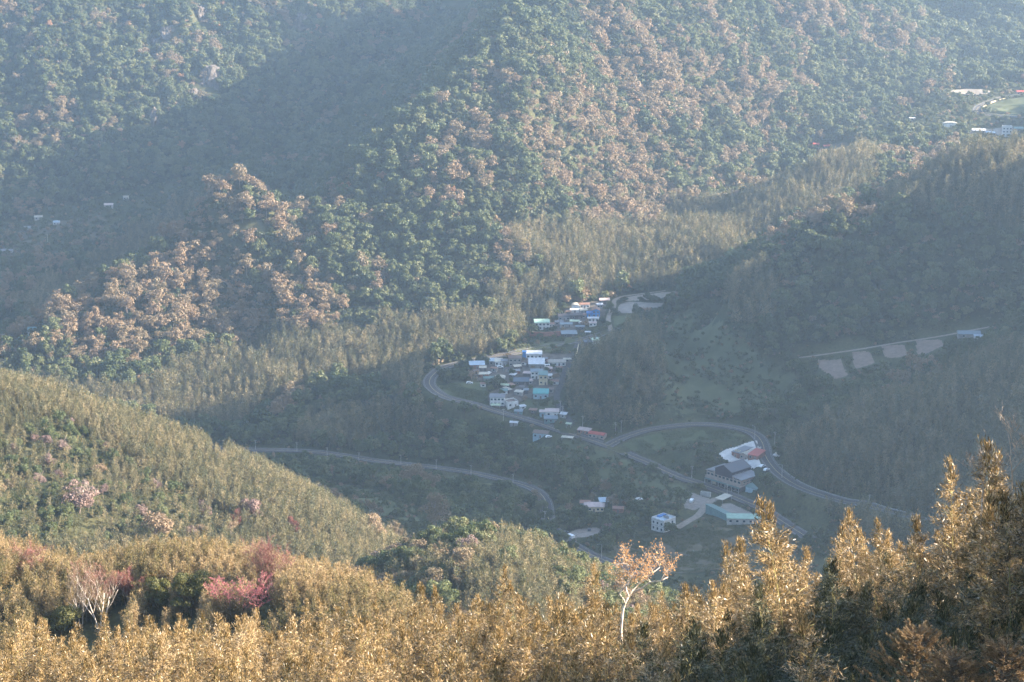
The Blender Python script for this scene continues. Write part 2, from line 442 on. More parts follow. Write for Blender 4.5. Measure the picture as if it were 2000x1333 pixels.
M_maroon = leafmat('maroon_twigs', [(.18, .06, .06), (.23, .085, .08), (.27, .12, .105)], trans=.15, wi=.6)
M_pink = leafmat('cherry_blossom', [(.42, .12, .14), (.54, .20, .21), (.34, .12, .13), (.24, .10, .10)], trans=.3, wi=.7)
M_purple = leafmat('purple_grey_twigs', [(.15, .10, .09), (.20, .13, .11), (.24, .17, .14)], trans=.15, wi=.3)
M_orleaf = leafmat('orange_gold_leaves', [(.55, .28, .10), (.62, .35, .14), (.45, .22, .09)], trans=.35, wi=.8)
M_cedar = leafmat('brown_cedar_sprays', [(.06, .045, .025), (.16, .10, .05), (.30, .20, .11), (.13, .11, .05)], trans=.2, wi=.8)
M_twig = plain('twigs', (.26, .19, .13), .9, .2, 6)

def ground_mat():
    m = bpy.data.materials.new('ground_soil_and_scrub'); m.use_nodes = True
    t = m.node_tree; p = t.nodes['Principled BSDF']; L = t.links
    g = t.nodes.new('ShaderNodeNewGeometry')
    n1 = t.nodes.new('ShaderNodeTexNoise'); n1.inputs['Scale'].default_value = .04; n1.inputs['Detail'].default_value = 8
    n2 = t.nodes.new('ShaderNodeTexNoise'); n2.inputs['Scale'].default_value = .6; n2.inputs['Detail'].default_value = 5
    L.new(g.outputs['Position'], n1.inputs['Vector']); L.new(g.outputs['Position'], n2.inputs['Vector'])
    r1 = t.nodes.new('ShaderNodeValToRGB'); e = r1.color_ramp.elements
    e[0].position = .35; e[0].color = (.035, .045, .02, 1); e[1].position = .65; e[1].color = (.085, .08, .04, 1)
    L.new(n1.outputs['Fac'], r1.inputs['Fac'])
    r2 = t.nodes.new('ShaderNodeValToRGB'); e = r2.color_ramp.elements
    e[0].position = .3; e[0].color = (.55, .55, .55, 1); e[1].position = .7; e[1].color = (1.25, 1.25, 1.15, 1)
    L.new(n2.outputs['Fac'], r2.inputs['Fac'])
    mx = t.nodes.new('ShaderNodeMix'); mx.data_type = 'RGBA'; mx.blend_type = 'MULTIPLY'; mx.inputs[0].default_value = 1
    L.new(r1.outputs[0], mx.inputs[6]); L.new(r2.outputs[0], mx.inputs[7]); L.new(mx.outputs[2], p.inputs['Base Color'])
    p.inputs['Roughness'].default_value = .95; p.inputs['Specular IOR Level'].default_value = .1
    return m
M_ground = ground_mat()
def field_mat(name, a, b, sc1=.15, bands=0):
    m = bpy.data.materials.new(name); m.use_nodes = True
    t = m.node_tree; p = t.nodes['Principled BSDF']; L = t.links
    g = t.nodes.new('ShaderNodeNewGeometry')
    n1 = t.nodes.new('ShaderNodeTexNoise'); n1.inputs['Scale'].default_value = sc1; n1.inputs['Detail'].default_value = 9; n1.inputs['Roughness'].default_value = .65
    L.new(g.outputs['Position'], n1.inputs['Vector'])
    r = t.nodes.new('ShaderNodeValToRGB'); e = r.color_ramp.elements
    e[0].position = .33; e[0].color = (*a, 1); e[1].position = .66; e[1].color = (*b, 1)
    L.new(n1.outputs['Fac'], r.inputs['Fac']); out = r.outputs[0]
    if bands:
        w = t.nodes.new('ShaderNodeTexWave'); w.bands_direction = 'Y'; w.inputs['Scale'].default_value = bands; w.inputs['Distortion'].default_value = 1.5
        L.new(g.outputs['Position'], w.inputs['Vector'])
        r2 = t.nodes.new('ShaderNodeValToRGB'); e = r2.color_ramp.elements
        e[0].color = (.72, .72, .72, 1); e[1].color = (1.1, 1.1, 1.1, 1)
        L.new(w.outputs['Fac'], r2.inputs['Fac'])
        mx = t.nodes.new('ShaderNodeMix'); mx.data_type = 'RGBA'; mx.blend_type = 'MULTIPLY'; mx.inputs[0].default_value = 1
        L.new(out, mx.inputs[6]); L.new(r2.outputs[0], mx.inputs[7]); out = mx.outputs[2]
    L.new(out, p.inputs['Base Color']); p.inputs['Roughness'].default_value = .95; p.inputs['Specular IOR Level'].default_value = .1
    return m
M_grass = field_mat('meadow_grass', (.055, .07, .032), (.105, .11, .055))
M_brown = field_mat('dry_brown_meadow', (.075, .066, .045), (.125, .105, .065), .08)
M_tilled = field_mat('tilled_soil', (.17, .125, .095), (.25, .19, .15), .3, .35)
M_greyfield = field_mat('grey_bare_field', (.17, .15, .13), (.26, .23, .20))
M_gravel = field_mat('gravel_yard', (.16, .14, .12), (.26, .23, .20), .4)
M_concrete = field_mat('concrete_apron', (.42, .40, .37), (.62, .59, .55), .3)
M_dirt = field_mat('dirt_track', (.18, .15, .12), (.28, .24, .195), .5)
M_yard = field_mat('village_yard', (.065, .055, .045), (.15, .13, .11), .25)
M_rough = field_mat('rough_grassland', (.055, .062, .03), (.115, .12, .06), .05)
M_asphalt = field_mat('asphalt', (.055, .052, .052), (.10, .092, .088), .6)
M_line_w = plain('white_road_paint', (.30, .29, .27), .8, .2, 1)
M_line_y = plain('yellow_road_paint', (.42, .33, .16), .8, .2, 1)
M_kerb = plain('concrete_kerb', (.15, .14, .13), .9, .25, .8)
M_rock = field_mat('pale_rock', (.05, .042, .036), (.17, .145, .125), .3)

# ------------------------------------------------------------------ roads: carve a bed in the height field, then lay strips
def catmull(P, n=8):
    P = [np.array(p, float) for p in P]; out = []
    for i in range(len(P) - 1):
        p0 = P[max(i - 1, 0)]; p1 = P[i]; p2 = P[i + 1]; p3 = P[min(i + 2, len(P) - 1)]
        for k in range(n):
            t = k / n
            out.append(.5 * ((2 * p1) + (-p0 + p2) * t + (2 * p0 - 5 * p1 + 4 * p2 - p3) * t * t + (-p0 + 3 * p1 - 3 * p2 + p3) * t ** 3))
    out.append(P[-1]); return np.array(out)
def resample(P, step):
    d = np.concatenate([[0], np.cumsum(np.sqrt(((P[1:, :2] - P[:-1, :2]) ** 2).sum(1)))])
    n = max(2, int(d[-1] / step)); s = np.linspace(0, d[-1], n)
    return np.stack([np.interp(s, d, P[:, k]) for k in range(P.shape[1])], 1)
def smooth(z, n):
    for _ in range(n):
        z = np.concatenate([[z[0]], (z[:-2] + z[1:-1] * 2 + z[2:]) / 4, [z[-1]]])
    return z

ROADS = {}
BLOCK = []           # (x, y, r) footprints of buildings, filled by the village before anything grows
def road_path(key, pix, near, width, blend=9.0, sm=60):
    W = [G(u, v, near) for u, v in pix]
    C = resample(catmull(W, 10), 2.0)
    for k in (0, 1): C[:, k] = smooth(C[:, k], 6)
    C[:, 2] = smooth(C[:, 2], sm)
    ROADS[key] = (C, width)
    return C, width, blend
def carve(C, width, blend):
    x0, x1 = C[:, 0].min() - 30, C[:, 0].max() + 30; y0, y1 = C[:, 1].min() - 30, C[:, 1].max() + 30
    ii = np.where((GX > x0) & (GX < x1))[0]; jj = np.where((GY > y0) & (GY < y1))[0]
    for j in jj:
        q = np.stack([GX[ii], np.full(len(ii), GY[j])], 1)
        d2 = ((q[:, None] - C[None, :, :2]) ** 2).sum(-1); k = d2.argmin(1); d = np.sqrt(d2[np.arange(len(k)), k])
        w = np.clip(1 - (d - width / 2 - 3.4) / blend, 0, 1); w = w * w * (3 - 2 * w)
        GZ[j, ii] = GZ[j, ii] * (1 - w) + (C[k, 2] - .12) * w

_rd = [
 road_path('main', [(1262, 634), (1230, 641), (1192, 649), (1136, 664), (1079, 676), (1010, 688), (939, 702), (884, 713), (859, 723), (842, 736), (838, 749), (846, 761),
                    (861, 772), (884, 781), (920, 789), (953, 797), (979, 807), (1017, 818), (1055, 829), (1101, 843), (1162, 863), (1188, 871), (1236, 892),
                    (1267, 905), (1290, 918), (1331, 933), (1369, 947), (1420, 965), (1458, 980), (1484, 992), (1509, 1007), (1545, 1030), (1580, 1052)], 900, 7.5),
 road_path('loop', [(1188, 871), (1204, 862), (1220, 854), (1240, 846), (1262, 840), (1300, 834), (1350, 829.5), (1380, 829.5), (1410, 832), (1450, 839), (1474, 847), (1486, 858),
                    (1492, 874), (1494, 890), (1501, 903), (1517, 920), (1535, 936), (1560, 951), (1600, 966), (1650, 979), (1700, 990), (1760, 1004), (1810, 1018)], 900, 7.5),
 road_path('left', [(420, 874), (460, 877), (500, 879), (560, 880), (620, 883), (680, 892), (740, 901), (800, 908), (860, 915), (920, 924), (980, 937), (1030, 950), (1055, 964),
                    (1067, 982), (1070, 1005), (1074, 1025), (1086, 1039), (1106, 1056), (1130, 1071), (1160, 1086), (1205, 1106), (1250, 1128)], 900, 6.5),
 road_path('track', [(1560, 699), (1577, 697), (1620, 691), (1680, 683), (1740, 672), (1800, 663), (1850, 655), (1900, 645), (1940, 638)], 900, 3.0, 4),
 road_path('upper', [(2040, 178), (2000, 183), (1967, 189), (1933, 199), (1912, 209), (1908, 217), (1919, 224), (1944, 227), (1980, 229), (2020, 231)], 1500, 7.0),
 road_path('farm', [(1300, 568), (1240, 577), (1212, 582), (1199, 588), (1200, 597), (1193, 608), (1188, 620), (1190, 634), (1194, 648)], 900, 3.2, 4),
 road_path('lane', [(1132, 665), (1124, 684), (1118, 705), (1106, 722), (1098, 745), (1088, 768), (1088, 786), (1103, 810), (1118, 829)], 900, 4.0, 4),
 road_path('yard', [(1400, 974), (1385, 982), (1376, 992), (1362, 1008), (1350, 1014), (1335, 1024), (1322, 1032)], 900, 4.5, 3),
]
for _a in _rd: carve(*_a)

def ribbon(C, a, b, lift, name=None, z1=None):
    """strip between lateral offsets a and b; with z1 it becomes a solid bar of that height"""
    T = np.gradient(C[:, :2], axis=0); T /= np.linalg.norm(T, axis=1)[:, None] + 1e-9
    N = np.stack([T[:, 1], -T[:, 0]], 1)
    L = np.column_stack([C[:, :2] + N * a, C[:, 2] + lift]); Rr = np.column_stack([C[:, :2] + N * b, C[:, 2] + lift])
    n = len(C)
    if z1 is None:
        V = np.concatenate([L, Rr]); i = np.arange(n - 1)
        return V, np.stack([i, i + n, i + n + 1, i + 1], 1)
    L2 = L.copy(); R2 = Rr.copy(); L2[:, 2] += z1; R2[:, 2] += z1
    V = np.concatenate([L, Rr, L2, R2]); i = np.arange(n - 1)
    F = [np.stack([i + 2 * n, i + 3 * n, i + 3 * n + 1, i + 2 * n + 1], 1), np.stack([i, i + 2 * n, i + 2 * n + 1, i + 1], 1),
         np.stack([i + n, i + n + 1, i + 3 * n + 1, i + 3 * n], 1), np.array([[0, n, 3 * n, 2 * n], [n - 1, 3 * n - 1, 4 * n - 1, 2 * n - 1]])]
    return V, np.concatenate(F)

def lay_road(key, name, mat, lines=True, lift=.10):
    C, w = ROADS[key]
    V, F = ribbon(C, -w / 2, w / 2, lift)
    tag(new_obj(name, np_mesh(name, V, F, [mat])), kind='structure')
    if lines:
        for off, m, lw, nm in ((-w / 2 + .5, M_line_w, .16, 'road_marking'), (w / 2 - .5, M_line_w, .16, 'road_marking'), (0, M_line_y, .32, 'road_marking')):
            V, F = ribbon(C, off - lw / 2, off + lw / 2, lift + .02)
            tag(new_obj(nm, np_mesh(nm, V, F, [m])), kind='structure')
        for sgn in (-1, 1):
            V, F = ribbon(C, sgn * (w / 2 + .02), sgn * (w / 2 + .55), lift - .6, z1=.75)
            tag(new_obj('kerb', np_mesh('kerb', V, F, [M_kerb])), kind='structure')
lay_road('main', 'valley_road', M_asphalt, lift=.12)
lay_road('loop', 'hairpin_road', M_asphalt, lift=.10)
lay_road('left', 'lower_road', M_asphalt)
lay_road('upper', 'plateau_road', M_asphalt)
lay_road('track', 'farm_track', M_dirt, False)
lay_road('farm', 'dirt_lane', M_dirt, False)
lay_road('lane', 'village_lane', M_asphalt, False, .06)
lay_road('yard', 'yard_drive', M_dirt, False)

# ------------------------------------------------------------------ the ground sheet
ny, nx = GZ.shape
_V = np.stack([_gx.ravel(), _gy.ravel(), GZ.ravel()], 1)
_i = np.arange(nx * ny).reshape(ny, nx)
_F = np.stack([_i[:-1, :-1].ravel(), _i[:-1, 1:].ravel(), _i[1:, 1:].ravel(), _i[1:, :-1].ravel()], 1)
tag(new_obj('ground', np_mesh('ground', _V, _F, [M_ground], smooth=True)), kind='structure')

# ------------------------------------------------------------------ fields and yards: sheets that follow the ground
def inpoly(px, py, poly):
    px = np.asarray(px); py = np.asarray(py); c = np.zeros(px.shape, bool); n = len(poly)
    for i in range(n):
        x1, y1 = poly[i]; x2, y2 = poly[(i + 1) % n]
        hit = ((y1 > py) != (y2 > py)) & (px < (x2 - x1) * (py - y1) / (y2 - y1 + 1e-12) + x1)
        c ^= hit
    return c
MEADOWS = []
FIELDS = []          # world polygons where no forest grows
def field(name, pix, mat, lift=.18, near=900, step=.9, soft=.6, clear=True, terrain=True):
    W = [G(u, v, near)[:2] for u, v in pix]
    C = resample(np.array([list(p) + [0] for p in W + [W[0]]]), 3.0)[:, :2]
    if clear: FIELDS.append([tuple(p) for p in W])
    if 'meadow' in name: MEADOWS.append([tuple(p) for p in W])
    x0, y0 = C.min(0) - 1; x1, y1 = C.max(0) + 1
    nxx = max(2, int((x1 - x0) / step)); nyy = max(2, int((y1 - y0) / step))
    xs = np.linspace(x0, x1, nxx); ys = np.linspace(y0, y1, nyy)
    X, Y = np.meshgrid(xs, ys); 
    wob = soft * 2.5 * (fbm(X / 6, Y / 6, 3, 3) - .5); wob2 = soft * 2.5 * (fbm(X / 6 + 50, Y / 6, 3, 4) - .5)
    ins = inpoly(X + wob, Y + wob2, [tuple(p) for p in C])
    idx = -np.ones(X.shape, int); cell = ins[:-1, :-1] & ins[1:, :-1] & ins[:-1, 1:] & ins[1:, 1:]
    use = np.zeros(X.shape, bool)
    for a in (0, 1):
        for b in (0, 1): use[a:a + cell.shape[0], b:b + cell.shape[1]] |= cell
    idx[use] = np.arange(use.sum())
    V = np.stack([X[use], Y[use], H(X[use], Y[use]) + lift], 1)
    j, i = np.where(cell)
    if len(j) == 0: return
    F = np.stack([idx[j, i], idx[j, i + 1], idx[j + 1, i + 1], idx[j + 1, i]], 1)
    tag(new_obj(name, np_mesh(name, V, F, [mat], smooth=True)), kind='structure')
field('meadow', [(857, 754), (900, 748), (945, 746), (956, 774), (945, 786), (905, 783), (870, 772), (856, 764)], M_grass)
field('meadow', [(1012, 792), (1030, 780), (1078, 781), (1088, 796), (1082, 806), (1045, 806), (1018, 800)], M_grass, .16)
field('meadow', [(1210, 872), (1235, 858), (1290, 846), (1350, 840), (1420, 842), (1460, 852), (1440, 862), (1380, 858), (1300, 872), (1270, 890), (1240, 884)], M_grass)
for pp in ([(1010, 846), (1100, 862), (1180, 882), (1260, 912), (1330, 945), (1350, 965), (1310, 990), (1240, 985), (1180, 950), (1100, 930), (1050, 905), (1010, 880)],
           [(600, 950), (680, 948), (770, 962), (850, 985), (900, 1010), (860, 1035), (790, 1020), (720, 1000), (660, 985)],
           [(1290, 640), (1380, 610), (1430, 660), (1500, 700), (1550, 730), (1540, 770), (1480, 800), (1340, 815), (1285, 790), (1275, 720)],
           [(900, 935), (1010, 955), (1050, 985), (1045, 1020), (980, 1010), (920, 980)], [(1060, 690), (1120, 672), (1130, 655), (1070, 662), (1000, 680), (1010, 690)],
           [(1330, 560), (1420, 545), (1400, 600), (1330, 615)]):
    field('rough_grass', pp, M_rough, .25, clear=False, soft=5, step=1.5)
field('brown_meadow', [(1195, 1068), (1240, 1048), (1290, 1042), (1330, 1036), (1400, 1030), (1440, 1028), (1510, 1032), (1560, 1060), (1540, 1120), (1300, 1120), (1210, 1090)], M_brown, .2)
field('bare_field', [(1203, 607), (1210, 595), (1222, 590), (1262, 591), (1300, 592), (1285, 604), (1240, 613), (1205, 614)], M_greyfield)
field('dirt_field', [(1205, 586), (1225, 580), (1262, 575), (1300, 571), (1330, 566), (1315, 580), (1260, 588), (1215, 589)], M_dirt, .14)
field('meadow', [(1196, 618), (1236, 616), (1232, 630), (1205, 642), (1197, 640)], M_grass)
for pp in ([(1594, 703), (1644, 702), (1657, 736), (1630, 743), (1602, 724)], [(1661, 688), (1704, 687), (1710, 711), (1684, 719), (1668, 723)],
           [(1720, 676), (1770, 674), (1776, 694), (1755, 700), (1730, 702)], [(1786, 666), (1842, 663), (1845, 676), (1806, 694), (1790, 694)]):
    field('ploughed_terrace', pp, M_tilled, soft=.3)
field('gravel_yard', [(1353, 962), (1391, 977), (1378, 989), (1357, 999), (1333, 993), (1338, 978), (1348, 967)], M_gravel)
field('gravel_yard', [(1408, 984), (1430, 983), (1490, 1010), (1424, 1011), (1402, 994)], M_greyfield)
field('concrete_apron', [(1402, 887), (1411, 880), (1441, 871), (1481, 860), (1484, 880), (1483, 897), (1488, 913), (1475, 917), (1440, 912), (1411, 898)], M_concrete, .2, soft=.2)
field('dirt_yard', [(1108, 1042), (1128, 1034), (1165, 1030), (1178, 1036), (1165, 1046), (1130, 1052), (1112, 1052)], M_gravel)
field('village_yard', [(925, 718), (960, 704), (1005, 698), (1060, 690), (1120, 690), (1118, 712), (1100, 724), (1090, 760), (1080, 776), (1030, 778), (1010, 797), (955, 797), (950, 770), (985, 755), (930, 745)], M_yard, .1)
field('village_yard', [(1030, 646), (1034, 636), (1085, 632), (1092, 610), (1120, 596), (1180, 588), (1190, 596), (1180, 625), (1140, 636), (1128, 656), (1095, 660), (1090, 648)], M_yard, .1)
field('meadow', [(1920, 214), (1940, 203), (1970, 194), (2010, 188), (2040, 190), (2040, 224), (1960, 222), (1928, 220)], M_grass, near=1500)
field('dirt_yard', [(1850, 180), (1880, 174), (1935, 178), (1940, 186), (1900, 187)], M_dirt, near=1500, step=2)
field('dirt_yard', [(1590, 292), (1615, 283), (1650, 276), (1665, 284), (1640, 296), (1600, 299)], M_brown, near=1500, step=2)
field('dirt_yard', [(1885, 262), (1905, 250), (1960, 244), (1990, 250), (1980, 268), (1930, 272)], M_gravel, near=1500, step=2)
for pp in ([(0, 455), (60, 445), (130, 430), (200, 420), (220, 432), (120, 452), (20, 480)], [(0, 486), (30, 476), (90, 470), (60, 500), (10, 510)],
           [(150, 462), (200, 440), (260, 430), (250, 450), (180, 475)], [(10, 680), (40, 660), (80, 655), (75, 672), (30, 700)]):
    field('dry_field', pp, M_brown, near=1500, step=3, clear=False, lift=.4)

# ------------------------------------------------------------------ buildings
def roofmat(name, c, rough=.5): return plain(name, [q * .74 for q in c], rough, .10, .45, spec=.4, stain=[q * .55 + a for q, a in zip(c, (.035, .022, .012))])
RM = dict(white=roofmat('white_sheet_roof', (.62, .64, .66)), blueish=roofmat('pale_blue_roof', (.42, .52, .60)), cream=roofmat('cream_roof', (.58, .53, .42)),
          grey=roofmat('grey_roof', (.22, .23, .25)), slate=roofmat('slate_blue_roof', (.09, .13, .17)), green=roofmat('pale_green_roof', (.33, .50, .38)),
          turq=roofmat('turquoise_roof', (.07, .36, .34)), teal=roofmat('teal_roof', (.11, .22, .21)), red=roofmat('red_roof', (.50, .085, .06)),
          pink=roofmat('faded_pink_roof', (.60, .46, .42)), brown=roofmat('brown_roof', (.17, .11, .085)), rust=roofmat('rusty_roof', (.30, .16, .11)),
          blue=roofmat('bright_blue_sheet', (.03, .20, .52)), dark=roofmat('dark_roof', (.07, .065, .07)), lime=roofmat('light_green_canopy', (.50, .60, .42)),
          bluegrey=roofmat('blue_grey_roof', (.19, .25, .29)), beige=roofmat('beige_roof', (.45, .40, .33)), charcoal=roofmat('charcoal_roof', (.065, .075, .10), .4))
WM = dict(white=plain('white_wall', (.60, .60, .58), .85, .12, .6), cream=plain('cream_wall', (.55, .46, .30), .85, .12, .6), grey=plain('grey_wall', (.27, .26, .25), .9, .15, .6),
          blue=plain('pale_blue_wall', (.30, .42, .48), .85, .12, .6), brick=plain('brick_wall', (.30, .15, .11), .9, .2, 1.0), dark=plain('dark_wall', (.10, .09, .085), .9, .2, .8),
          beige=plain('beige_wall', (.34, .27, .23), .9, .12, .6), bblue=plain('bright_blue_wall', (.04, .22, .50), .7, .12, .6), tealw=plain('teal_wall', (.13, .22, .22), .8, .12, .6),
          plum=plain('dark_plum_cladding', (.055, .045, .062), .7, .12, .8), red=plain('red_wall', (.42, .09, .07), .8, .12, .6), concrete=plain('bare_concrete', (.40, .39, .37), .9, .15, .5))
M_glass = plain('window_glass', (.03, .04, .05), .15, .2, 2, spec=.6)
M_frame = plain('window_frame', (.45, .45, .44), .6, .1, 2)
M_door = plain('door_panel', (.16, .12, .10), .7, .2, 2)
M_pole = plain('concrete_pole', (.42, .40, .37), .8, .12, 2)
M_metal = plain('grey_metal', (.35, .36, .37), .5, .1, 2, metal=.5)

def opening(parent, name, x, z, w, h, y, depthdir=-1, axis='x', mat=None):
    """a framed opening whose frame stands proud of the wall and whose pane is set into the frame"""
    f = MB(); p = MB(); t = .09; dd = .06 * depthdir; 
    def bx(b, a0, a1, z0, z1, y0, y1):
        y0, y1 = min(y0, y1), max(y0, y1)
        if axis == 'x': b.box(a0, a1, y0, y1, z0, z1)
        else: b.box(y0, y1, a0, a1, z0, z1)
    x0, x1, z0, z1 = x - w / 2, x + w / 2, z - h / 2, z + h / 2
    bx(f, x0 - t, x0, z0 - t, z1 + t, y, y + dd); bx(f, x1, x1 + t, z0 - t, z1 + t, y, y + dd)
    bx(f, x0, x1, z1, z1 + t, y, y + dd); bx(f, x0, x1, z0 - t, z0, y, y + dd)
    bx(p, x0, x1, z0, z1, y + dd * .05, y + dd * .5)
    o = f.obj(name, M_frame, parent)
    p.obj('pane' if name == 'window' else 'panel', mat or (M_glass if name == 'window' else M_door), o)
    return o

def roof_mesh(kind, w, d, h, rise, over=.35, th=.14):
    b = MB(); x0, x1, y0, y1 = -w / 2 - over, w / 2 + over, -d / 2 - over, d / 2 + over
    def slab(q):
        q = [Vector(p) for p in q]; V = [tuple(p) for p in q] + [tuple(p + Vector((0, 0, th))) for p in q]; n = len(q)
        F = [tuple(range(n - 1, -1, -1)), tuple(range(n, 2 * n))] + [(i, (i + 1) % n, (i + 1) % n + n, i + n) for i in range(n)]
        b.add(V, F)
    if kind == 'gable':
        slab([(x0, y0, h), (x1, y0, h), (x1, 0, h + rise), (x0, 0, h + rise)]); slab([(x1, y1, h), (x0, y1, h), (x0, .003, h + rise), (x1, .003, h + rise)])
    elif kind == 'gabley':
        slab([(x0, y1, h), (x0, y0, h), (0, y0, h + rise), (0, y1, h + rise)]); slab([(x1, y0, h), (x1, y1, h), (.003, y1, h + rise), (.003, y0, h + rise)])
    elif kind == 'shed': slab([(x0, y0, h + .02), (x1, y0, h + .02), (x1, y1, h + rise), (x0, y1, h + rise)])
    elif kind == 'shedback': slab([(x0, y0, h + rise), (x1, y0, h + rise), (x1, y1, h + .02), (x0, y1, h + .02)])
    elif kind == 'hip':
        r = max(.3, w / 2 - d * .45)
        slab([(x0, y0, h), (x1, y0, h), (r, 0, h + rise), (-r, 0, h + rise)]); slab([(x1, y1, h), (x0, y1, h), (-r, .003, h + rise), (r, .003, h + rise)])
        slab([(x1, y0, h + .002), (x1, y1, h + .002), (r, 0, h + rise + .002)]); slab([(x0, y1, h + .002), (x0, y0, h + .002), (-r, 0, h + rise + .002)])
    elif kind == 'arch':
        n = 8
        for i in range(n):
            a0, a1 = math.pi * i / n, math.pi * (i + 1) / n
            slab([(-math.cos(a0) * (x1), y0, h + math.sin(a0) * rise), (-math.cos(a0) * x1, y1, h + math.sin(a0) * rise),
                  (-math.cos(a1) * x1, y1, h + math.sin(a1) * rise), (-math.cos(a1) * x1, y0, h + math.sin(a1) * rise)][::-1])
    return b

def wall_mesh(kind, w, d, h, rise, sink=2.5):
    b = MB(); x, y = w / 2, d / 2
    if kind in ('flat', 'hip'): return b.box(-x, x, -y, y, -sink, h)
    if kind == 'gable': prof = [(-y, -sink), (y, -sink), (y, h), (0, h + rise), (-y, h)]; ax = 0
    elif kind == 'shed': prof = [(-y, -sink), (y, -sink), (y, h + rise - .02), (-y, h)]; ax = 0
    elif kind == 'shedback': prof = [(-y, -sink), (y, -sink), (y, h), (-y, h + rise - .02)]; ax = 0
    elif kind == 'gabley': prof = [(-x, -sink), (x, -sink), (x, h), (0, h + rise), (-x, h)]; ax = 1
    else:
        prof = [(-x, -sink), (x, -sink)] + [(x * math.cos(math.pi * i / 8), h + (rise - .1) * math.sin(math.pi * i / 8)) for i in range(9)]; ax = 1
    n = len(prof)
    if ax == 0: V = [(-x, p, q) for p, q in prof] + [(x, p, q) for p, q in prof]
    else: V = [(p, -y, q) for p, q in prof] + [(p, y, q) for p, q in prof]
    F = [tuple(range(n)), tuple(range(2 * n - 1, n - 1, -1))] + [(i, i + n, (i + 1) % n + n, (i + 1) % n) for i in range(n)]
    return b.add(V, F)

def house(u, v, w, d, h, rot, kind, roof, wall, label, name='house', cat='house', rise=1.2, wins=3, floors=1, door=True, near=900, group=None, lift=0.0, over=.35, side=0, open_=False):
    gx, gy, gz = G(u, v, near)
    a = R(rot); fx, fy = -math.sin(a), math.cos(a)          # back direction
    cx, cy = gx + fx * d / 2, gy + fy * d / 2
    zz = min(gz, float(H(cx, cy))) + lift
    zz = gz + lift
    BLOCK.append((cx, cy, max(w, d) * .5 + .3))
    if w > d * 1.7 or d > w * 1.7:
        L = max(w, d) / 2 - min(w, d) / 2; ax, ay = (math.cos(a), math.sin(a)) if w > d else (fx, fy)
        BLOCK.pop(); nn = int(L * 2 / min(w, d)) + 2
        for q in np.linspace(-L, L, nn): BLOCK.append((cx + ax * q, cy + ay * q, min(w, d) * .62))
    e = new_obj(name, None, None, (cx, cy, zz), (0, 0, a))
    e.empty_display_size = 1
    tag(e, label, cat, group)
    if open_:
        b = MB()
        for sx in (-1, 1):
            for sy in (-1, 1):
                px, py = sx * (w / 2 - .15), sy * (d / 2 - .15)
                MB().box(px - .08, px + .08, py - .08, py + .08, -1.5, h + (rise if (kind == 'shed' and sy > 0) else 0)).obj('post', M_metal, e)
    else:
        wall_mesh(kind, w, d, h, rise).obj('wall', WM[wall], e)
    if kind != 'flat':
        roof_mesh(kind, w, d, h, rise, over).obj('roof', RM[roof], e)
    else:
        MB().box(-w / 2 + .25, w / 2 - .25, -d / 2 + .25, d / 2 - .25, h, h + .06).obj('roof', RM[roof], e)
        p = MB()
        for q in ((-w / 2, w / 2, -d / 2, -d / 2 + .22), (-w / 2, w / 2, d / 2 - .22, d / 2), (-w / 2, -w / 2 + .22, -d / 2 + .22, d / 2 - .22), (w / 2 - .22, w / 2, -d / 2 + .22, d / 2 - .22)):
            p.box(q[0], q[1], q[2], q[3], h + .002, h + .75)
        p.obj('parapet', WM[wall], e)
    if not open_:
        fh = h / floors
        for f in range(floors):
            for i in range(wins):
                x = (i + .5) / wins * w - w / 2
                if door and f == 0 and i == wins // 2:
                    opening(e, 'door', x, 1.05, 1.0, 2.0, -d / 2); continue
                opening(e, 'window', x, fh * f + fh * .55, min(1.3, w / wins * .55), min(1.1, fh * .42), -d / 2)
            for i in range(side):
                yy = (i + .5) / side * d - d / 2
                opening(e, 'window', yy, fh * f + fh * .55, min(1.1, d / side * .5), min(1.0, fh * .4), (w / 2) if rot < 0 or rot > 20 else (-w / 2), 1 if rot < 0 or rot > 20 else -1, axis='y')
    return e

H_ = house
H_(932, 722, 10, 6, 3.0, 4, 'shed', 'blueish', 'brick', 'house with a long pale blue sheet roof and brick front, leftmost in the village', rise=1.2)
H_(943, 726, 4.5, 3, 2.4, 2, 'shed', 'cream', 'dark', 'small cream lean-to in front of the pale blue roofed house', 'shed', 'shed', rise=.7, wins=1)
H_(963, 714, 5, 4.5, 2.8, -6, 'shed', 'blueish', 'grey', 'low shed under a light blue sheet left of the cream roofed house', 'shed', 'shed', rise=1, wins=2)
H_(974, 716, 5, 5, 3.2, 0, 'shed', 'cream', 'white', 'small house with a cream sheet roof between a blue and a grey shed', rise=1, wins=2)
H_(985, 716, 4, 5, 3.6, 0, 'gable', 'grey', 'grey', 'narrow grey house tight against the big brown roofed house', rise=.9, wins=1)
H_(1006, 716, 8.4, 7, 5.4, 0, 'gable', 'brown', 'grey', 'two-storey grey house with a brown roof beside the bright blue water store', rise=1.3, wins=3, floors=2)
H_(1024, 700, 2.3, 2.3, 4.2, 0, 'shed', 'blue', 'bblue', 'narrow bright blue upright shed by the long white building', 'shed', 'shed', rise=.4, wins=0, door=False)
H_(1043, 702, 10.5, 5, 3.4, 0, 'shed', 'white', 'white', 'long white building behind the large white roof', rise=1.1, wins=4)
H_(1048, 721, 10.5, 8.5, 3.2, 0, 'shed', 'white', 'grey', 'barn with the largest plain white roof in the village', 'barn', 'barn', rise=2.0, wins=2)
H_(1088, 716, 11.5, 5, 2.8, 2, 'gable', 'beige', 'white', 'long low white house with a beige roof at the right of the village', rise=1.3, wins=4)
H_(945, 738, 6.5, 3.5, 2.2, 5, 'shed', 'cream', 'brick', 'low shed with a cream roof above the green canopy', 'shed', 'shed', rise=.6, wins=1)
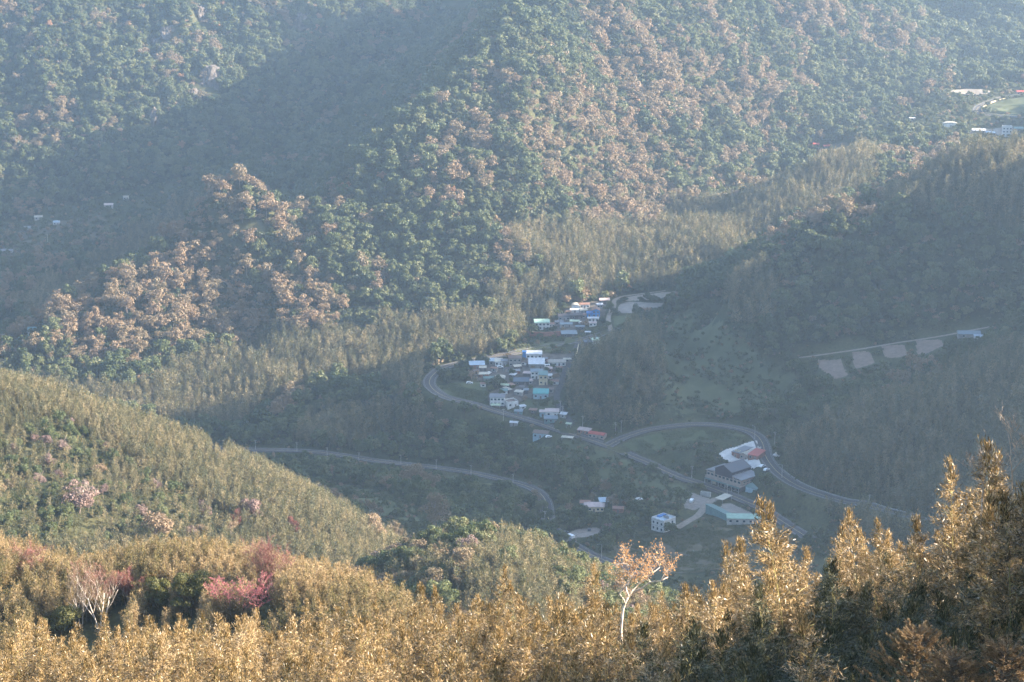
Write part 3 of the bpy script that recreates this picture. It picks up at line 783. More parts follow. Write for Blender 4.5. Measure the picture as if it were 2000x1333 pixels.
H_(955, 747, 6.5, 4.5, 2.5, 8, 'gable', 'teal', 'grey', 'small house with a grey green roof left of the hipped cream roof', rise=.9, wins=2)
H_(977, 746, 6.2, 5, 2.7, 0, 'hip', 'cream', 'white', 'small white cottage with a hipped cream roof', rise=1.3, wins=3)
H_(985, 759, 5.5, 3.5, 2.0, -20, 'gable', 'lime', 'dark', 'low shed with a light green roof below the hipped cottage', 'shed', 'shed', rise=.8, wins=1)
H_(1018, 754, 10, 8, 2.8, -2, 'gable', 'slate', 'dark', 'wide low house with a slate blue roof in the middle of the village', rise=1.8, wins=2)
H_(1048, 741, 7.5, 6.5, 5.0, 0, 'gable', 'bluegrey', 'white', 'two-storey white house with a blue grey roof left of the yellow house', rise=1.2, wins=3, floors=2)
H_(1061, 753, 5.6, 6.5, 6.8, 0, 'shed', 'teal', 'cream', 'tall narrow yellow house with a slate green roof', rise=1.2, wins=2, floors=2)
H_(1029, 736, 5, 3, 2.1, -12, 'shed', 'pink', 'dark', 'small faded pink awning left of the two-storey white house', 'shed', 'shed', rise=.6, wins=0, door=False)
H_(1056, 780, 9.6, 6.5, 3.6, -4, 'shed', 'turq', 'blue', 'pale blue house with a turquoise roof', rise=1.6, wins=3)
H_(971, 793, 9.4, 7, 5.6, -3, 'gable', 'grey', 'white', 'two-storey white house with a grey roof above the village meadow', rise=1.6, wins=4, floors=2)
H_(968, 799, 5.5, 2.6, 2.2, -3, 'shed', 'lime', 'grey', 'pale green porch roof in front of the two-storey grey roofed house', 'porch', 'porch', rise=.5, open_=True)
H_(1002, 797, 7.5, 7.5, 3.6, 24, 'flat', 'brown', 'white', 'white walled flat brown roofed house set at an angle beside the grey roofed one', wins=2, floors=1)
H_(997, 768, 3, 6, 2.2, 40, 'shed', 'beige', 'dark', 'narrow beige strip roofed shed above the flat brown roof', 'shed', 'shed', rise=.5, wins=0, door=False)
H_(1003, 759, 2.6, 4, 2.2, 40, 'shed', 'rust', 'dark', 'tiny rust roofed shed beside the slate blue roof', 'shed', 'shed', rise=.5, wins=0, door=False)
H_(1012, 811, 5, 3, 2.2, -8, 'shed', 'bluegrey', 'tealw', 'small blue grey shed beside the road below the white houses', 'shed', 'shed', rise=.6, wins=1)
H_(1078, 815, 8.5, 4, 3.4, -3, 'shed', 'pink', 'white', 'warehouse with a long whitish pink roof by the main road', 'warehouse', 'warehouse', rise=1.1, wins=2)
H_(1060, 815, 4, 3.6, 3.2, -3, 'shed', 'pink', 'blue', 'small block with a faded roof joined to the left of the warehouse', 'shed', 'shed', rise=.6, wins=1)
H_(1080, 827, 11, 4.4, 2.8, -5, 'shed', 'bluegrey', 'tealw', 'long blue grey roofed shed in front of the pink roofed warehouse', 'shed', 'shed', rise=.9, wins=4)
H_(1139, 849, 8.0, 4, 2.6, -26, 'shed', 'pink', 'brick', 'roadside shop with a pale pink roof, joined to the red roofed one', 'shop', 'shop', rise=.8, wins=3)
H_(1164, 858, 10.5, 5, 3.0, -26, 'gable', 'red', 'beige', 'roadside shop with a long red roof by the junction', 'shop', 'shop', rise=1.0, wins=4)
H_(1110, 836, 3.2, 2.6, 2.3, -20, 'gable', 'lime', 'white', 'tiny pale green roofed kiosk above the main road', 'kiosk', 'kiosk', rise=.6, open_=True)
H_(1055, 857, 9.5, 7, 3.2, -14, 'gable', 'brown', 'blue', 'brown roofed house with a pale blue side below the main road', rise=1.0, wins=3)
H_(1107, 862, 7, 2.6, 2.1, -18, 'shed', 'cream', 'dark', 'thin cream canopy below the main road near the junction', 'canopy', 'canopy', rise=.4, open_=True)
H_(1003, 833, 5, 3, 2.2, -14, 'gable', 'white', 'grey', 'small white roofed shed half hidden by bamboo below the road', 'shed', 'shed', rise=.8, wins=1)
# low sheds packed between the houses
_sm = [(930, 733, 'brown'), (964, 727, 'rust'), (993, 726, 'dark'), (1012, 722, 'cream'), (1022, 714, 'brown'), (1074, 727, 'pink'), (1093, 724, 'rust'), (1000, 740, 'white'), (1008, 731, 'grey'),
       (1036, 751, 'pink'), (1075, 741, 'white'), (1083, 752, 'rust'), (1020, 765, 'dark'), (1012, 773, 'cream'), (1027, 770, 'bluegrey'), (985, 770, 'teal'), (1076, 768, 'brown'), (944, 757, 'rust'),
       (1022, 800, 'white'), (1040, 808, 'rust'), (1099, 817, 'white'), (1065, 707, 'grey'), (1108, 708, 'cream')]
_nb = ['below the cream lean-to', 'left of the two-storey brown roofed house', 'in the lane below the brown roofed house', 'facing the large white roofed barn', 'wedged beside the blue store', 'below the long low white house',
       'at the right end of the long low white house', 'left of the slate blue roof', 'above the slate blue roof', 'right of the slate blue roof', 'right of the tall yellow house', 'at the edge of the trees by the yellow house',
       'below the slate blue roof', 'behind the white walled flat roofed house', 'left of the turquoise roof', 'above the two-storey grey roofed house', 'right of the turquoise roof', 'above the meadow at the left',
       'right of the flat brown roofed house', 'by the road left of the warehouse', 'at the right end of the warehouse', 'between the white barn and the long white house', 'beside the village lane']
for (u, v, rf), nb in zip(_sm, _nb):
    w = rng.uniform(2.8, 5.2)
    H_(u, v, w, rng.uniform(2.4, 3.6), rng.uniform(1.9, 2.6), rng.uniform(-25, 25), rng.choice(['shed', 'gable', 'shed']), rf, rng.choice(['dark', 'grey', 'brick', 'white']),
       'small shed with a %s roof %s' % ({'bluegrey': 'blue grey', 'dark': 'black'}.get(rf, rf), nb), 'shed', 'shed', rise=rng.uniform(.4, .8), wins=1, door=False)
_sm = [(1092, 636, 'grey', 'left of the light green canopy'), (1136, 622, 'rust', 'right of the dark roofed pair'), (1110, 616, 'brown', 'behind the dark roofed pair'), (1078, 640, 'rust', 'right of the green roofed house'),
       (1140, 613, 'cream', 'left of the bright blue house'), (1172, 602, 'white', 'above the bright blue house'), (1133, 645, 'bluegrey', 'right of the long grey shed roof'), (1158, 638, 'pink', 'on the grass below the bright blue house')]
for u, v, rf, nb in _sm:
    H_(u, v, rng.uniform(3.2, 6), rng.uniform(2.6, 4), 2.3, rng.uniform(-15, 20), 'gable', rf, rng.choice(['dark', 'grey', 'white']),
       'small hut with a %s roof %s' % ({'bluegrey': 'blue grey'}.get(rf, rf), nb), 'hut', 'hut', rise=.8, wins=2, door=False)
# upper village
H_(1059, 645, 10.5, 6.5, 5.2, 3, 'shed', 'green', 'white', 'two-storey white house with a pale green roof above the retaining wall', rise=1.0, wins=4, floors=2)
H_(1036, 643, 5, 3.5, 2.3, 3, 'shed', 'lime', 'dark', 'low light green lean-to left of the green roofed house', 'shed', 'shed', rise=.5, wins=1)
H_(1102, 627, 8, 6, 3.0, 2, 'gable', 'dark', 'grey', 'dark roofed house, left one of the dark pair above the green canopy', rise=1.3, wins=3)
H_(1126, 625, 8.5, 6, 3.0, 4, 'gable', 'dark', 'dark', 'dark roofed house, right one of the dark pair above the green canopy', rise=1.4, wins=2)
H_(1122, 635, 6.5, 3, 2.4, -5, 'shed', 'lime', 'grey', 'light green canopy in front of the dark roofed pair', 'canopy', 'canopy', rise=.5, open_=True)
H_(1106, 640, 8.5, 3, 2.2, 2, 'shed', 'bluegrey', 'grey', 'long grey shed roof left of the light green canopy', 'shed', 'shed', rise=.6, wins=2)
H_(1112, 659, 10.5, 5.5, 2.2, 4, 'shed', 'bluegrey', 'dark', 'wide blue grey roof beside the road above the village', 'shed', 'shed', rise=1.1, wins=2)
H_(1123, 612, 6.5, 2.4, 2.2, 2, 'shed', 'white', 'white', 'narrow bright white roofed shed in front of the arched hall', 'shed', 'shed', rise=.5, wins=1)
H_(1124, 607, 5.5, 6, 2.6, 0, 'arch', 'cream', 'white', 'small hall with an arched cream roof at the edge of the bamboo', 'hall', 'hall', rise=1.8, wins=1)
H_(1142, 603, 7, 4, 2.8, 6, 'gable', 'rust', 'white', 'white house with a rust roof between the arched hall and the blue house', rise=1.0, wins=3)
H_(1164, 620, 5.4, 7.5, 4.8, 0, 'gabley', 'rust', 'bblue', 'bright blue gabled house with a rust red roof', rise=1.2, wins=2, floors=2)
H_(1151, 620, 3.4, 4, 2.8, 0, 'shed', 'blue', 'bblue', 'small blue lean-to against the bright blue house', 'shed', 'shed', rise=.6, wins=1)
H_(1159, 629, 7.6, 2.6, 2.4, 2, 'shed', 'white', 'white', 'low white building in front of the bright blue house', 'shed', 'shed', rise=.5, wins=3)
H_(1181, 595, 7, 4.6, 3.0, 4, 'gable', 'pink', 'dark', 'faded pink roofed house next to the round dark tree', rise=1.1, wins=2)
H_(1148, 655, 3.6, 1.8, 2.0, -4, 'shed', 'white', 'grey', 'tiny white roofed shelter between the road and the meadow', 'shelter', 'shelter', rise=.3, open_=True)
H_(1149, 676, 5.5, 4.5, 2.6, 8, 'gable', 'slate', 'dark', 'slate roofed hut where the lane leaves the road', 'hut', 'hut', rise=1.0, wins=1)
H_(1165, 672, 6, 3.6, 2.6, 12, 'shed', 'lime', 'white', 'cream green roofed shed at the foot of the bamboo spur', 'shed', 'shed', rise=.8, wins=1)
# below the main road
H_(1160, 1001, 11.5, 6.5, 3.2, -4, 'hip', 'pink', 'cream', 'farmhouse with a hipped faded pink roof among trees', rise=1.8, wins=5)
H_(1143, 993, 6, 5, 3.0, -4, 'gable', 'rust', 'tealw', 'rust roofed wing with a green edge left of the hipped farmhouse', rise=1.1, wins=1)
H_(1180, 992, 4.5, 5, 3.4, 10, 'shed', 'blueish', 'grey', 'wing with a pale blue metal roof right of the hipped farmhouse', rise=1.0, wins=1)
H_(1207, 1003, 6, 4.5, 2.6, -8, 'gable', 'rust', 'brick', 'low brick red outbuilding right of the farmhouse', 'shed', 'shed', rise=.9, wins=1)
# right farm and far plateau
H_(1893, 661, 14, 6, 2.6, -4, 'gable', 'bluegrey', 'grey', 'long blue grey roofed barn at the end of the farm track', 'barn', 'barn', rise=1.6, wins=2)
H_(1912, 664, 6, 3, 2.0, -8, 'shed', 'blueish', 'white', 'small pale blue lean-to at the right end of the long barn', 'shed', 'shed', rise=.5, wins=1)
H_(1967, 267, 8.4, 7, 8.0, -8, 'flat', 'grey', 'white', 'three-storey white block, tallest building on the far plateau', 'apartment_block', 'building', wins=3, floors=3, near=1500)
H_(1857, 249, 13, 6, 2.8, 0, 'arch', 'cream', 'white', 'long arched cream greenhouse on the far plateau', 'greenhouse', 'greenhouse', rise=1.6, wins=1, near=1500)
H_(1912, 261, 12, 6, 2.6, -3, 'gable', 'white', 'grey', 'long white roofed shed left of the three-storey block', 'shed', 'shed', rise=1.3, wins=3, near=1500)
H_(1935, 266, 8, 5, 2.6, -5, 'shed', 'blueish', 'dark', 'dark shed with a pale blue roof tight beside the three-storey block', 'shed', 'shed', rise=.8, wins=2, near=1500)
H_(1905, 269, 4, 3, 2, 0, 'shed', 'turq', 'grey', 'tiny turquoise roofed hut under the long white shed of the plateau', 'hut', 'hut', rise=.5, wins=0, door=False, near=1500)
H_(1990, 262, 8, 6, 4.5, 4, 'gable', 'teal', 'grey', 'house with a teal roof at the right edge of the far plateau', rise=1.2, wins=3, floors=2, near=1500)
H_(1995, 186, 9, 5, 3, 4, 'gable', 'red', 'beige', 'red roofed house at the bend of the plateau road', rise=1.1, wins=3, near=1500)
H_(1594, 292, 5.5, 4.5, 4.6, 0, 'gable', 'red', 'red', 'small red two-storey house at the foot of the far ravine', rise=1.0, wins=2, floors=2, near=1500)
H_(1617, 291, 7, 4, 2.2, 8, 'shed', 'red', 'dark', 'low red roofed shed beside the small red house', 'shed', 'shed', rise=.8, wins=1, near=1500)
H_(1782, 236, 5, 3, 2.2, 0, 'shed', 'white', 'grey', 'lone tiny white roofed hut left of the plateau greenhouse', 'hut', 'hut', rise=.5, wins=1, near=1500)
# tiny farms in the shaded valley at the left
for u, v, w, rf, lb in [(10, 496, 16, 'grey', 'pale farm shed at the left edge of the shaded side valley'), (57, 451, 13, 'grey', 'long grey roofed shed in the shaded side valley'),
                        (75, 430, 9, 'beige', 'small beige roofed hut above the long grey shed of the side valley'), (246, 391, 6, 'beige', 'topmost tiny beige hut of the shaded side valley'),
                        (212, 406, 10, 'pink', 'faded pink roofed farmhouse in the shaded side valley'), (110, 440, 7, 'blueish', 'tiny pale blue hut right of the long grey shed of the side valley'),
                        (22, 694, 11, 'green', 'pale green roofed barn at the left edge below the lit ridge'), (70, 663, 13, 'teal', 'teal roofed barn deep in the shade at the left edge'),
                        (44, 658, 8, 'blue', 'small blue roofed hut beside the teal roofed barn')]:
    H_(u, v, w * .85, 6, 2.6, 5, 'gable', rf, 'concrete', lb, 'farm_building', 'farm building', rise=1.2, wins=2, near=1500)

# ---- the large roadside building: dark central gable over a beige storey over a shop floor
def big_building():
    gx, gy, gz = G(1447, 963, 900)            # front right corner on the ground
    a = R(-47.0); ax, ay = math.cos(a), math.sin(a); W, D = 27.0, 16.0
    e = new_obj('roadside_building', None, None, (gx - ax * W / 2 - ay * D / 2 * 1, gy - ay * W / 2 + ax * D / 2, gz), (0, 0, a))
    tag(e, 'largest building of the valley, dark central gable above beige storeys beside the main road', 'building')
    for q in (-9, 0, 9): BLOCK.append((e.location.x + ax * q, e.location.y + ay * q, 10.5))
    x, y = W / 2, D / 2
    MB().box(-x, x, -y, y, -3, 3.4).obj('ground_floor', WM['dark'], e)
    MB().box(-x - .4, x + .4, -y - 1.2, y, 3.42, 3.75).obj('floor_band', WM['beige'], e)
    MB().box(-x, x, -y, y, 3.77, 6.8).obj('upper_floor', WM['beige'], e)
    f = MB().box(-x, x, -y - 1.2, -y - 1.0, 3.77, 5.0); f.obj('balcony_front', WM['beige'], e)
    for i in range(9):
        cx = -x + 1.6 + i * (W - 3.2) / 8
        w = opening(e, 'window', cx, 5.85, 1.9, 1.3, -y)
    for i in range(7):
        cx = -x + 2.2 + i * (W - 4.4) / 6
        opening(e, 'shop_front', cx, 1.5, 2.6, 2.5, -y, mat=(RM['cream'] if i == 1 else M_glass))
    aw = MB().add([(-x, -y - 2.0, 2.75), (x, -y - 2.0, 2.75), (x, -y - .02, 3.35), (-x, -y - .02, 3.35), (-x, -y - 2.0, 2.87), (x, -y - 2.0, 2.87), (x, -y - .02, 3.41), (-x, -y - .02, 3.41)],
                  [(0, 3, 2, 1), (4, 5, 6, 7), (0, 1, 5, 4), (1, 2, 6, 5), (2, 3, 7, 6), (3, 0, 4, 7)]); aw.obj('awning', RM['teal'], e)
    for i in range(6):
        px = -x + .4 + i * (W - .8) / 5; MB().box(px - .12, px + .12, -y - 1.9, -y - 1.66, -2, 2.75).obj('post', M_metal, e)
    # right side storey wall with small windows
    for i, (yy, zz) in enumerate([(-5, 5.8), (-2, 5.8), (1, 5.8), (4, 5.8), (-5.5, 4.6), (-2.5, 4.6), (.5, 4.6), (3.5, 4.6)]):
        opening(e, 'window', yy, zz, 1.7 if i < 4 else .6, .55, x, 1, axis='y')
    for i in range(4):
        opening(e, 'window', -5 + 3.3 * i, 8.7, 1.6, .8, 6.6 - .001, 1, axis='y')
    # wings with low roofs sloping away from the central block
    for s in (-1, 1):
        b = MB(); x0, x1 = s * 6.6, s * x
        prof = [(x0, 6.8), (x1, 6.8), (x1, 7.7), (x0, 8.6)]
        V = [(p, -y, q) for p, q in prof] + [(p, y, q) for p, q in prof]
        b.add(V, [(0, 1, 2, 3), (7, 6, 5, 4), (0, 4, 5, 1), (1, 5, 6, 2), (2, 6, 7, 3), (3, 7, 4, 0)]); b.obj('wing_wall', WM['beige'], e)
        xo = s * (x + .6); b = MB()
        q = [(x0, -y - .5, 8.64), (xo, -y - .5, 7.64), (xo, y + .4, 7.64), (x0, y + .4, 8.64)]
        b.add(q + [(p[0], p[1], p[2] + .16) for p in q], [(0, 1, 2, 3), (4, 5, 6, 7), (0, 1, 5, 4), (1, 2, 6, 5), (2, 3, 7, 6), (3, 0, 4, 7)]); b.obj('wing_roof', RM['grey'], e)
        opening(e, 'window', s * 10, 7.5, 4.6, .5, -y)
    b = wall_mesh('gabley', 13.2, D + .6, 10.6, 3.2, sink=-6.82); b.obj('central_block', WM['plum'], e)
    roof_mesh('gabley', 13.2, D + .6, 10.6, 3.2, .35, .2).obj('main_roof', RM['charcoal'], e)
    return e
big_building()
H_(1466, 963, 8, 7, 3.2, -47, 'shed', 'teal', 'blue', 'pale blue annex with a teal roof at the right end of the largest building', 'annex', 'annex', rise=.8, wins=0, door=False)
# sheds with striped roofs behind it
H_(1436, 894, 5.5, 15, 3.2, -43, 'shed', 'grey', 'brick', 'long grey roofed shed, left strip of the three behind the largest building', 'shed', 'shed', rise=.6, wins=1)
H_(1452, 899, 5.5, 17, 3.4, -43, 'gabley', 'beige', 'beige', 'long beige roofed hall, middle strip of the three behind the largest building', 'hall', 'hall', rise=.9, wins=2)
H_(1470, 899, 6.5, 9, 3.0, -38, 'shed', 'red', 'brick', 'bright red roofed shed, right one of the three behind the largest building', 'shed', 'shed', rise=1.4, wins=2)
H_(1438, 891, 3, 2.4, 2.6, -43, 'flat', 'white', 'cream', 'tiny cream gatehouse on the white concrete apron', 'gatehouse', 'gatehouse', wins=1, door=False)
# white concrete house
def white_house():
    gx, gy, gz = G(1296, 1042, 900); a = R(45.0)
    ax, ay = math.cos(a), math.sin(a); W, D = 10.0, 9.0
    e = new_obj('white_house', None, None, (gx + (ax * W - ay * D) / 2, gy + (ay * W + ax * D) / 2, gz), (0, 0, a))
    tag(e, 'two-storey white concrete house with a flat pale blue roof terrace beside the brown meadow', 'house'); BLOCK.append((e.location.x, e.location.y, 7.2))
    x, y = W / 2, D / 2
    MB().box(-x, x, -y, y, -2, 3.1).obj('wall', WM['white'], e); MB().box(-x, x, -y, y, 3.3, 6.3).obj('wall', WM['white'], e)
    MB().box(-x - .15, x + .15, -y - .15, y + .15, 3.1, 3.3).obj('ledge', WM['concrete'], e); MB().box(-x - .15, x + .15, -y - .15, y + .15, 6.3, 6.5).obj('ledge', WM['concrete'], e)
    MB().box(-x + .3, x - .3, -y + .3, y - .3, 6.5, 6.56).obj('roof', RM['blueish'], e)
    p = MB()
    for q in ((-x, x, -y, -y + .2), (-x, x, y - .2, y), (-x, -x + .2, -y + .2, y - .2), (x - .2, x, -y + .2, y - .2)): p.box(*q, 6.502, 7.3)
    p.obj('parapet', WM['white'], e)
    MB().box(-x + 5.4, -x + 5.6, -y + 1.0, -y + 5, 6.562, 8.0).obj('screen_wall', WM['grey'], e)
    MB().box(-1, x - .3, y - 2.6, y - .3, 6.562, 7.1).obj('solar_panel', RM['blue'], e)
    for f in (1.6, 4.8):
        for i in range(2): opening(e, 'window', -2.4 + 4.6 * i, f, 1.3, 1.3, -y)
        for i in range(3): opening(e, 'window', -2.9 + 2.9 * i, f, 1.1, 1.3, -x, -1, axis='y')
    return e
white_house()
# long green sheds below the road
H_(1398, 1009, 20, 5, 3.2, -60, 'shedback', 'teal', 'tealw', 'long teal roofed shed slanting towards the bend of the pale green one', 'shed', 'shed', rise=1.0, wins=0, door=False)
H_(1453, 1025, 18.5, 5.5, 3.4, -3, 'shed', 'green', 'concrete', 'long low workshop with a pale green roof and grey walls below the road', 'workshop', 'workshop', rise=.9, wins=5, door=False)
H_(1404, 983, 5, 9, 2.4, -42, 'shed', 'cream', 'brick', 'cream roofed canopy between the gravel yard and the road', 'canopy', 'canopy', rise=.4, open_=True)
H_(1377, 970, 6, 1.8, 1.8, -28, 'flat', 'grey', 'concrete', 'low concrete tank at the road edge of the gravel yard', 'tank', 'tank', wins=0, door=False)

# ---- walls, poles, vehicles
def wall_line(pix, hgt, th, mat, name, label, cat, near=900, base=-.8):
    C = resample(np.array([G(u, v, near) for u, v in pix]), 2.0); C[:, 2] = smooth(H(C[:, 0], C[:, 1]), 4)
    V, F = ribbon(C, -th / 2, th / 2, base, z1=hgt - base)
    o = new_obj(name, np_mesh(name, V, F, [mat])); tag(o, label, cat); return o
wall_line([(1026, 657), (1060, 658), (1095, 656)], 3.2, .6, WM['brick'], 'retaining_wall', 'long dark red retaining wall under the green roofed house', 'wall')
wall_line([(1130, 676), (1127, 690), (1123, 702)], 1.6, .4, WM['cream'], 'garden_wall', 'short pale wall along the lane at the foot of the bamboo spur', 'wall')
def road_wall(key, i0, i1, side, hgt, mat, label, drop=2.5):
    C, w = ROADS[key]; n = len(C); c = C[int(n * i0):int(n * i1)]
    V, F = ribbon(c, side * (w / 2 + .6), side * (w / 2 + .95), -drop, z1=hgt + drop)
    o = new_obj('roadside_wall', np_mesh('roadside_wall', V, F, [mat])); tag(o, label, 'wall'); return o
road_wall('main', .42, .95, 1, .7, WM['dark'], 'long dark parapet on the near side of the main road')
road_wall('main', .44, .66, -1, .6, WM['dark'], 'dark parapet on the village side of the main road')
road_wall('loop', .03, .42, 1, .6, WM['dark'], 'dark parapet inside the curve of the hairpin road')
road_wall('loop', .48, .95, -1, .7, WM['grey'], 'grey parapet on the outer side of the hairpin road')
road_wall('upper', .1, .9, -1, 1.1, WM['cream'], 'pale sunlit parapet round the bend of the plateau road')
road_wall('left', .05, .98, 1, .5, WM['dark'], 'dark parapet along the valley side of the lower road')

pole_n = 0
def pole_proto(arm):
    e = new_obj('street_lamp' if arm else 'utility_pole', None)
    MB().tube([(0, 0, -1), (0, 0, 8.0)], [.17, .11], 7).obj('pole', M_pole, e)
    if arm:
        MB().tube([(0, 0, 7.6), (.8, 0, 8.2), (1.9, 0, 8.25)], .06, 5).obj('arm', M_metal, e)
        MB().box(1.6, 2.4, -.14, .14, 8.1, 8.24).obj('lamp_head', M_metal, e)
    else:
        MB().box(-1.0, 1.0, -.07, .07, 7.3, 7.44).obj('crossarm', M_pole, e)
        for sx in (-.85, 0, .85): MB().tube([(sx, 0, 7.44), (sx, 0, 7.7)], .06, 5).obj('insulator', WM['white'], e)
        MB().tube([(.28, 0, 6.0), (.28, 0, 6.8)], .2, 8).obj('transformer', M_metal, e)
    return e
def copy_tree(o, parent=None):
    c = o.copy(); COL.objects.link(c); c.parent = parent
    for ch in o.children: copy_tree(ch, c)
    return c
POLE = pole_proto(False); LAMP = pole_proto(True)
used = {POLE: False, LAMP: False}
def put(proto, u, v, near=900, rz=0, s=1.0, label=None, cat=None, group=None):
    o = proto if not used.get(proto, True) else copy_tree(proto)
    used[proto] = True
    x, y, z = G(u, v, near); o.location = (x, y, z); o.rotation_euler = (0, 0, rz); o.scale = (s, s, s)
    tag(o, label, cat, group)
    return o
gl = 'utility poles along the lower road'
for u, v in [(499, 879), (580, 883), (639, 893), (701, 903), (783, 908), (852, 917), (920, 928), (1002, 946)]:
    put(POLE, u, v, rz=.2, s=.82, label='concrete utility pole in the row along the lower road', cat='utility pole', group=gl)
for u, v, lb in [(983, 823, 'utility pole catching the sun above the bamboo by the main road'), (1094, 806, 'tall utility pole at the foot of the bamboo spur behind the warehouse'),
                 (1099, 816, 'utility pole right of the blue grey shed by the warehouse'), (1138, 836, 'utility pole behind the pink and red roofed shops'),
                 (1202, 849, 'utility pole left of its neighbour beyond the junction'), (1213, 845, 'utility pole by the start of the hairpin road'),
                 (1351, 935, 'utility pole left of the largest building'), (1420, 971, 'utility pole in front of the shop fronts of the largest building'),
                 (1485, 994, 'utility pole past the gravel yards'), (1513, 868, 'utility pole with crossarm outside the hairpin bend'),
                 (1125, 1069, 'utility pole where the lower road leaves the trees'), (1064, 1024, 'utility pole at the bend of the lower road'),
                 (1697, 993, 'utility pole above the hairpin road near the bamboo tops')]:
    put(POLE, u, v, rz=.3, label=lb, cat='utility pole')
put(POLE, 93, 473, near=1500, label='lone utility pole in the shaded side valley', cat='utility pole')
put(LAMP, 1527, 934, rz=2.9, label='street lamp with an arm reaching over the hairpin road', cat='street lamp')
put(LAMP, 1175, 1092, rz=3.3, label='street lamp beside the lower road near the bamboo', cat='street lamp')
put(LAMP, 1474, 858, rz=2.2, label='street lamp at the top of the hairpin bend', cat='street lamp')

def car(body, kind='car'):
    e = new_obj(kind, None); b = MB(); L, W = (4.3, 1.75) if kind == 'car' else (5.2, 1.9)
    prof = [(-L / 2, .35), (L / 2, .35), (L / 2, .85), (L * .27, .95), (L * .12, 1.45), (-L * .33, 1.45), (-L * .46, .95), (-L / 2, .9)] if kind == 'car' else \
           [(-L / 2, .4), (L / 2, .4), (L / 2, 1.0), (L * .36, 1.15), (L * .28, 1.95), (-L / 2, 1.95)]
    n = len(prof); V = [(p, -W / 2, q) for p, q in prof] + [(p, W / 2, q) for p, q in prof]
    b.add(V, [tuple(range(n)), tuple(range(2 * n - 1, n - 1, -1))] + [(i, i + n, (i + 1) % n + n, (i + 1) % n) for i in range(n)])
    b.obj('body', body, e)
    z0, z1 = (.98, 1.38) if kind == 'car' else (1.2, 1.8)
    for s in (-1, 1): MB().box(-L * .3, L * .16, min(s * W / 2, s * (W / 2 + .02)), max(s * W / 2, s * (W / 2 + .02)), z0, z1).obj('side_window', M_glass, e)
    for sx in (-L * .31, L * .31):
        for s in (-1, 1): MB().tube([(sx, s * (W / 2 - .12), .33), (sx, s * (W / 2 + .04), .33)], .33, 12).obj('wheel', WM['plum'], e)
    return e
cw_ = plain('white_car_paint', (.75, .75, .74), .3, .05, 1, spec=.6); cd_ = plain('dark_car_paint', (.05, .055, .07), .3, .05, 1, spec=.6)
for u, v, k, m, rz, lb in [(1072, 856, 'car', cw_, .3, 'white car beside the brown roofed house below the road'), (917, 750, 'car', cw_, .1, 'white car parked alone on the meadow inside the bend'),
                           (955, 731, 'car', cw_, 1.2, 'white car between the sheds at the left of the village'), (977, 719, 'car', cw_, 0, 'white car in front of the cream roofed house'),
                           (1070, 718, 'van', cw_, .2, 'white van left of the long low white house'), (1248, 978, 'car', cw_, .4, 'white car alone among the scrub below the road'),
                           (1351, 982, 'van', cw_, 1.3, 'small white van on the gravel yard'), (1151, 1037, 'car', cd_, 1.5, 'dark car on the dirt yard above the lower road'),
                           (1489, 913, 'car', cw_, .8, 'white car at the edge of the hairpin road behind the large building'), (1497, 920, 'car', cw_, .8, 'white car just below another at the hairpin roadside'),
                           (1104, 1043, 'car', cd_, .6, 'dark car by the trees left of the dirt yard'), (1114, 1051, 'van', cw_, 2.2, 'white van at the corner of the dirt yard'),
                           (1134, 632, 'car', cw_, 1.2, 'white car on the lane beside the light green canopy')]:
    o = car(m, k); x, y, z = G(u, v, 900); o.location = (x, y, z + .15); o.rotation_euler = (0, 0, rz); tag(o, lb, k); BLOCK.append((x, y, 2.5))
o = MB(); o.tube([(0, 0, 0), (0, 0, .5), (0, 0, .7)], [2.6, 2.6, 1.2], 20)
x, y, z = G(1518, 890, 900); e = new_obj('stone_table', None, None, (x, y, z)); tag(e, 'round pale stone terrace with a centre pillar outside the hairpin bend', 'stone table')
o.obj('base', M_concrete, e); MB().tube([(0, 0, .7), (0, 0, 1.6)], .4, 10).obj('pillar', WM['cream'], e); MB().tube([(0, 0, 1.6), (0, 0, 1.75)], 1.5, 16).obj('top', WM['cream'], e)

# ---- pale cliffs that break through the forest of the far mountain
def cliff(u, v, w, h, label, seed):
    x, y, z = G(u, v, 1900); g = np.random.default_rng(seed); nu, nv = 16, 12
    a = np.linspace(-1, 1, nu); b = np.linspace(0, 1, nv); A, B = np.meshgrid(a, b)
    X = A * w / 2 + g.normal(0, w * .02, A.shape); Z = (B - .25) * h * (1 - .45 * A ** 2) + g.normal(0, h * .03, A.shape)
    Y = -3.5 * (1 - A ** 2) * (1 - .4 * B) + B * h * .45 + (fbm(A * 3 + seed, B * 2, 4, seed) - .5) * 9 + 2
    V = np.stack([X.ravel(), Y.ravel(), Z.ravel()], 1); i = np.arange(nu * nv).reshape(nv, nu)
    F = np.stack([i[:-1, :-1].ravel(), i[:-1, 1:].ravel(), i[1:, 1:].ravel(), i[1:, :-1].ravel()], 1)
    Vb = V.copy(); Vb[:, 1] += 12; n = len(V); ed = np.concatenate([i[0], i[1:, -1], i[-1, ::-1][1:], i[::-1, 0][1:]])
    E = np.array([[p, p + n, q + n, q] for p, q in zip(ed[:-1], ed[1:])])
    o = new_obj('cliff', np_mesh('cliff', np.concatenate([V, Vb]), np.concatenate([F, F[:, ::-1] + n, E]), [M_rock]), None, (x, y, z + 3))
    tag(o, label, 'cliff'); BLOCK.append((x, y - 5, w * .42))
